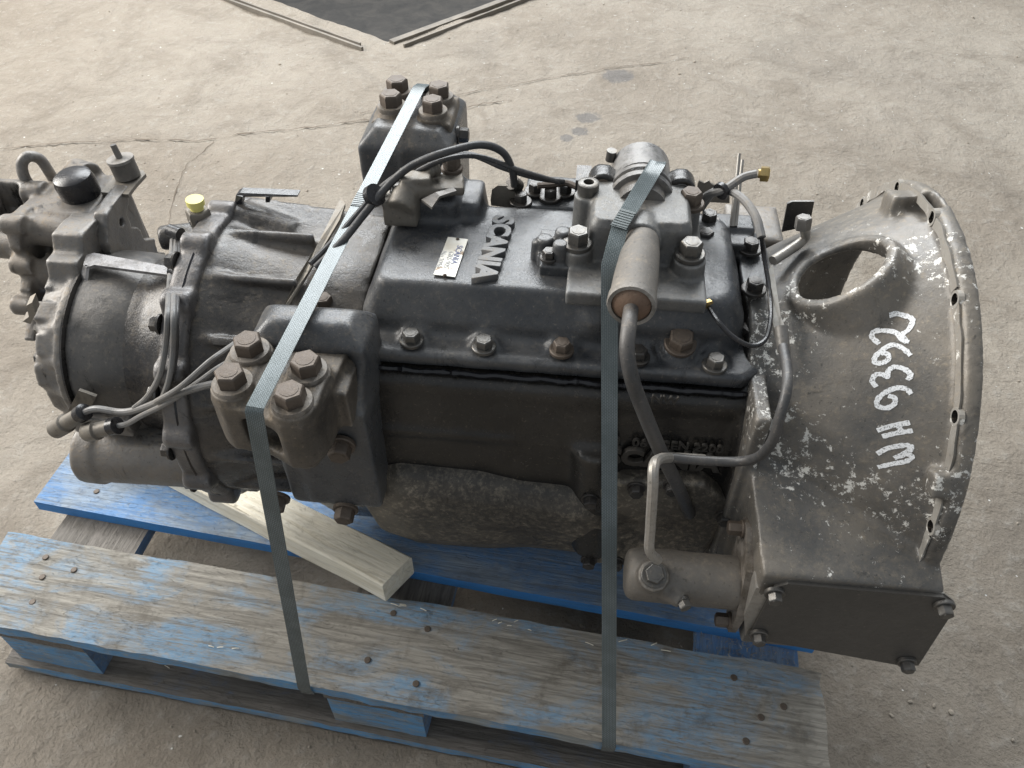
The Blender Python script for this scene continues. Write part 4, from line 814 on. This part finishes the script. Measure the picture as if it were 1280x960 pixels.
# ================================================================ STRAPS
def strap(name, pts, width, label, k=6, sharp=()):
    """pts: (position, side direction)"""
    P_ = []; 
    for i, (p, s) in enumerate(pts): P_.append((Vector(p), Vector(s).normalized()))
    bm = bmesh.new(); uv = bm.loops.layers.uv.new('UVMap'); prev = None; u = 0; th = .0007; path = []
    for (p, s), (q, s2) in zip(P_, P_[1:]):
        n = max(2, int((q-p).length/.02))
        for j in range(n): path.append((p.lerp(q, j/n), s.lerp(s2, j/n).normalized()))
    path.append(P_[-1]); rows = []
    for i, (p, s) in enumerate(path):
        t = (path[min(i+1, len(path)-1)][0]-path[max(i-1, 0)][0]).normalized(); nn = s.cross(t).normalized(); s_ = t.cross(nn).normalized()
        if i: u += (p-path[i-1][0]).length
        rows.append(([bm.verts.new(p+s_*width*(c-.5)+nn*sg*th/2) for sg in (1, -1) for c in ((0, .5, 1) if sg > 0 else (1, .5, 0))], u))
    for (a, ua), (b, ub) in zip(rows, rows[1:]):
        for j in range(6):
            f = bm.faces.new((a[j], a[(j+1) % 6], b[(j+1) % 6], b[j])); vs_ = [0, .5, 1, 1, .5, 0]
            for lp, (uu, c) in zip(f.loops, ((ua, vs_[j]), (ua, vs_[(j+1) % 6]), (ub, vs_[(j+1) % 6]), (ub, vs_[j]))): lp[uv].uv = (uu, c*width)
    o = mesh_obj(name, bm, 'strap', None, True, 40); o['label'] = label; o['category'] = 'strap'; o['group'] = 'straps tying the gearbox down'; return o
fy = lambda x: -.5307-(x+.8386)*math.tan(R(4.6))-.004
X_ = (1, 0, 0)
def sd(a, b):  # (right-hand) side direction for a strap run seen from above
    d = (Vector(b)-Vector(a)); s = d.cross(V(0, 0, 1)); s.normalize(); return s if s.x > 0 else -s
a0, a1 = Vector((-0.2385, 0.0431, 0.7)), Vector((-0.2904, -0.5257, 0.659)); xb = -.335; a2 = Vector((-.327, fy(-.327)-.001, .146))
sL = sd(a0, a1)
s_l = strap('strap', [((a0.x, .118, .20), X_), ((a0.x, .115, .60), X_), (a0+V(.004, .012, -.001), sL), (a0, sL), (a1, sL), (a1+V(-.001, -.003, -.004), X_), (a2+V(0, 0, .0), X_), (a2+V(0, .004, -.026), X_), (a2+V(0, .04, -.027), X_)], .0178, 'left strap of woven grey-green polyester running over both bolted mount clamps')
o = bmesh.new(); c = Vector((-0.2639, -0.2623, 0.682))
def seal(parent, a, b, t, s, width, name='weld_seal'):
    p = Vector(a).lerp(Vector(b), t); d = (Vector(b)-Vector(a)).normalized(); nn = d.cross(Vector(s)).normalized(); nn = nn if nn.z > 0 else -nn
    bm = bmesh.new(); m = Matrix((d, nn.cross(d), nn)).transposed()
    for k in range(-3, 4): box(bm, p+d*k*.0036+nn*.0012, (.0022, width*.96, .0012), m)
    box(bm, p+nn*.0008, (.027, width*1.0, .0008), m); return mesh_obj(name, bm, 'strap', parent, False)
seal(s_l, a0, a1, .445, sL, .0178)
c0_, c1_ = Vector((0.0773, -0.1987, 0.745)), Vector((0.0397, -0.292, 0.7255)); c2_ = Vector((0.0309, -0.335, 0.7035)); c3 = Vector((0.0252, -0.372, 0.6742)); c5 = Vector(((0.0844, -0.6108, 0.144)[0], fy(.085)-.001, .146))
sR = sd(c0_, c1_)
s_r = strap('strap', [((.08, .02, .3), X_), (c0_+V(.004, .035, -.03), X_), (c0_+V(.002, .012, -.006), (.9, .25, -.2)), (c0_, (.9, .3, -.1)), (c0_.lerp(c1_, .5), (.95, .3, -.06)), (c1_, sR), (c2_, X_), (c5, X_), (c5+V(0, .004, -.026), X_), (c5+V(0, .04, -.027), X_)], .0178, 'right strap of woven grey-green polyester crossing the selector housing beside the rubber boot')
seal(s_r, c0_, c1_, .93, sR, .0178)

# ================================================================ small litter
def litter():
    bm = bmesh.new()
    for i in range(150):
        x, y = random.gauss(1.10, .035), random.uniform(.155, .21); p = PM @ V(x, y, .1235)
        a = random.uniform(0, 6.28); l = random.uniform(.002, .006); d = V(math.cos(a), math.sin(a), random.uniform(0, .5))
        cyl(bm, p, p+d*l, .0005, .0004, 4)
    o = mesh_obj('metal_swarf', bm, 'zinc', None, False); o['kind'] = 'stuff'; o['label'] = 'bright metal swarf scattered on the right cross board of the pallet'; o['category'] = 'swarf'
    bm = bmesh.new()
    for cx, cy, cz, n, sp in ((.24, .045, .024, 14, .02), (.78, .138, .1465, 5, .02), (.92, .136, .1465, 4, .03), (.60, .137, .1465, 4, .02), (.40, .03, .1465, 3, .03)):
        for i in range(n):
            p = PM @ V(random.gauss(cx, sp), random.gauss(cy, .004), cz); a = random.uniform(-.5, .5); l = random.uniform(.005, .014)
            tube(bm, [p, p+V(math.cos(a)*l*.5, math.sin(a)*l*.5, .0012), p+V(math.cos(a)*l, math.sin(a)*l, .001)], .0006, 4, 3)
    o = mesh_obj('straw_bits', bm, 'pine', None, False); o['kind'] = 'stuff'; o['label'] = 'pale straw and splinters caught on the pallet boards'; o['category'] = 'straw'
litter()
def grit():
    bm = bmesh.new()
    for i in range(520):
        x, y = random.uniform(-1.9, 1.5), random.uniform(-.75, 2.3); p = V(x, y, 0)
        if i < 120: p = V(random.uniform(-1.1, .9), random.uniform(-.85, -.3), 0)
        d = p-K; det = da.x*db.y-da.y*db.x; u, v = (d.x*db.y-d.y*db.x)/det, (da.x*d.y-da.y*d.x)/det
        if u > -.02 and v > -.02: continue
        rad = random.choice((.0012, .0016, .0022, .003, .0045 if random.random() < .3 else .002)); p.z = floor_h(p)-.006+rad*.4
        m = Matrix.Translation(p) @ Matrix.Rotation(random.uniform(0, 6), 4, 'Z') @ Matrix.Diagonal((rad*random.uniform(.8, 1.6), rad*random.uniform(.7, 1.1), rad*random.uniform(.5, .9), 1))
        bmesh.ops.create_icosphere(bm, subdivisions=1, radius=1, matrix=m)
    o = mesh_obj('floor_grit', bm, 'grit', None, False); o['kind'] = 'stuff'; o['label'] = 'loose stone grit scattered over the concrete floor'; o['category'] = 'grit'
grit()
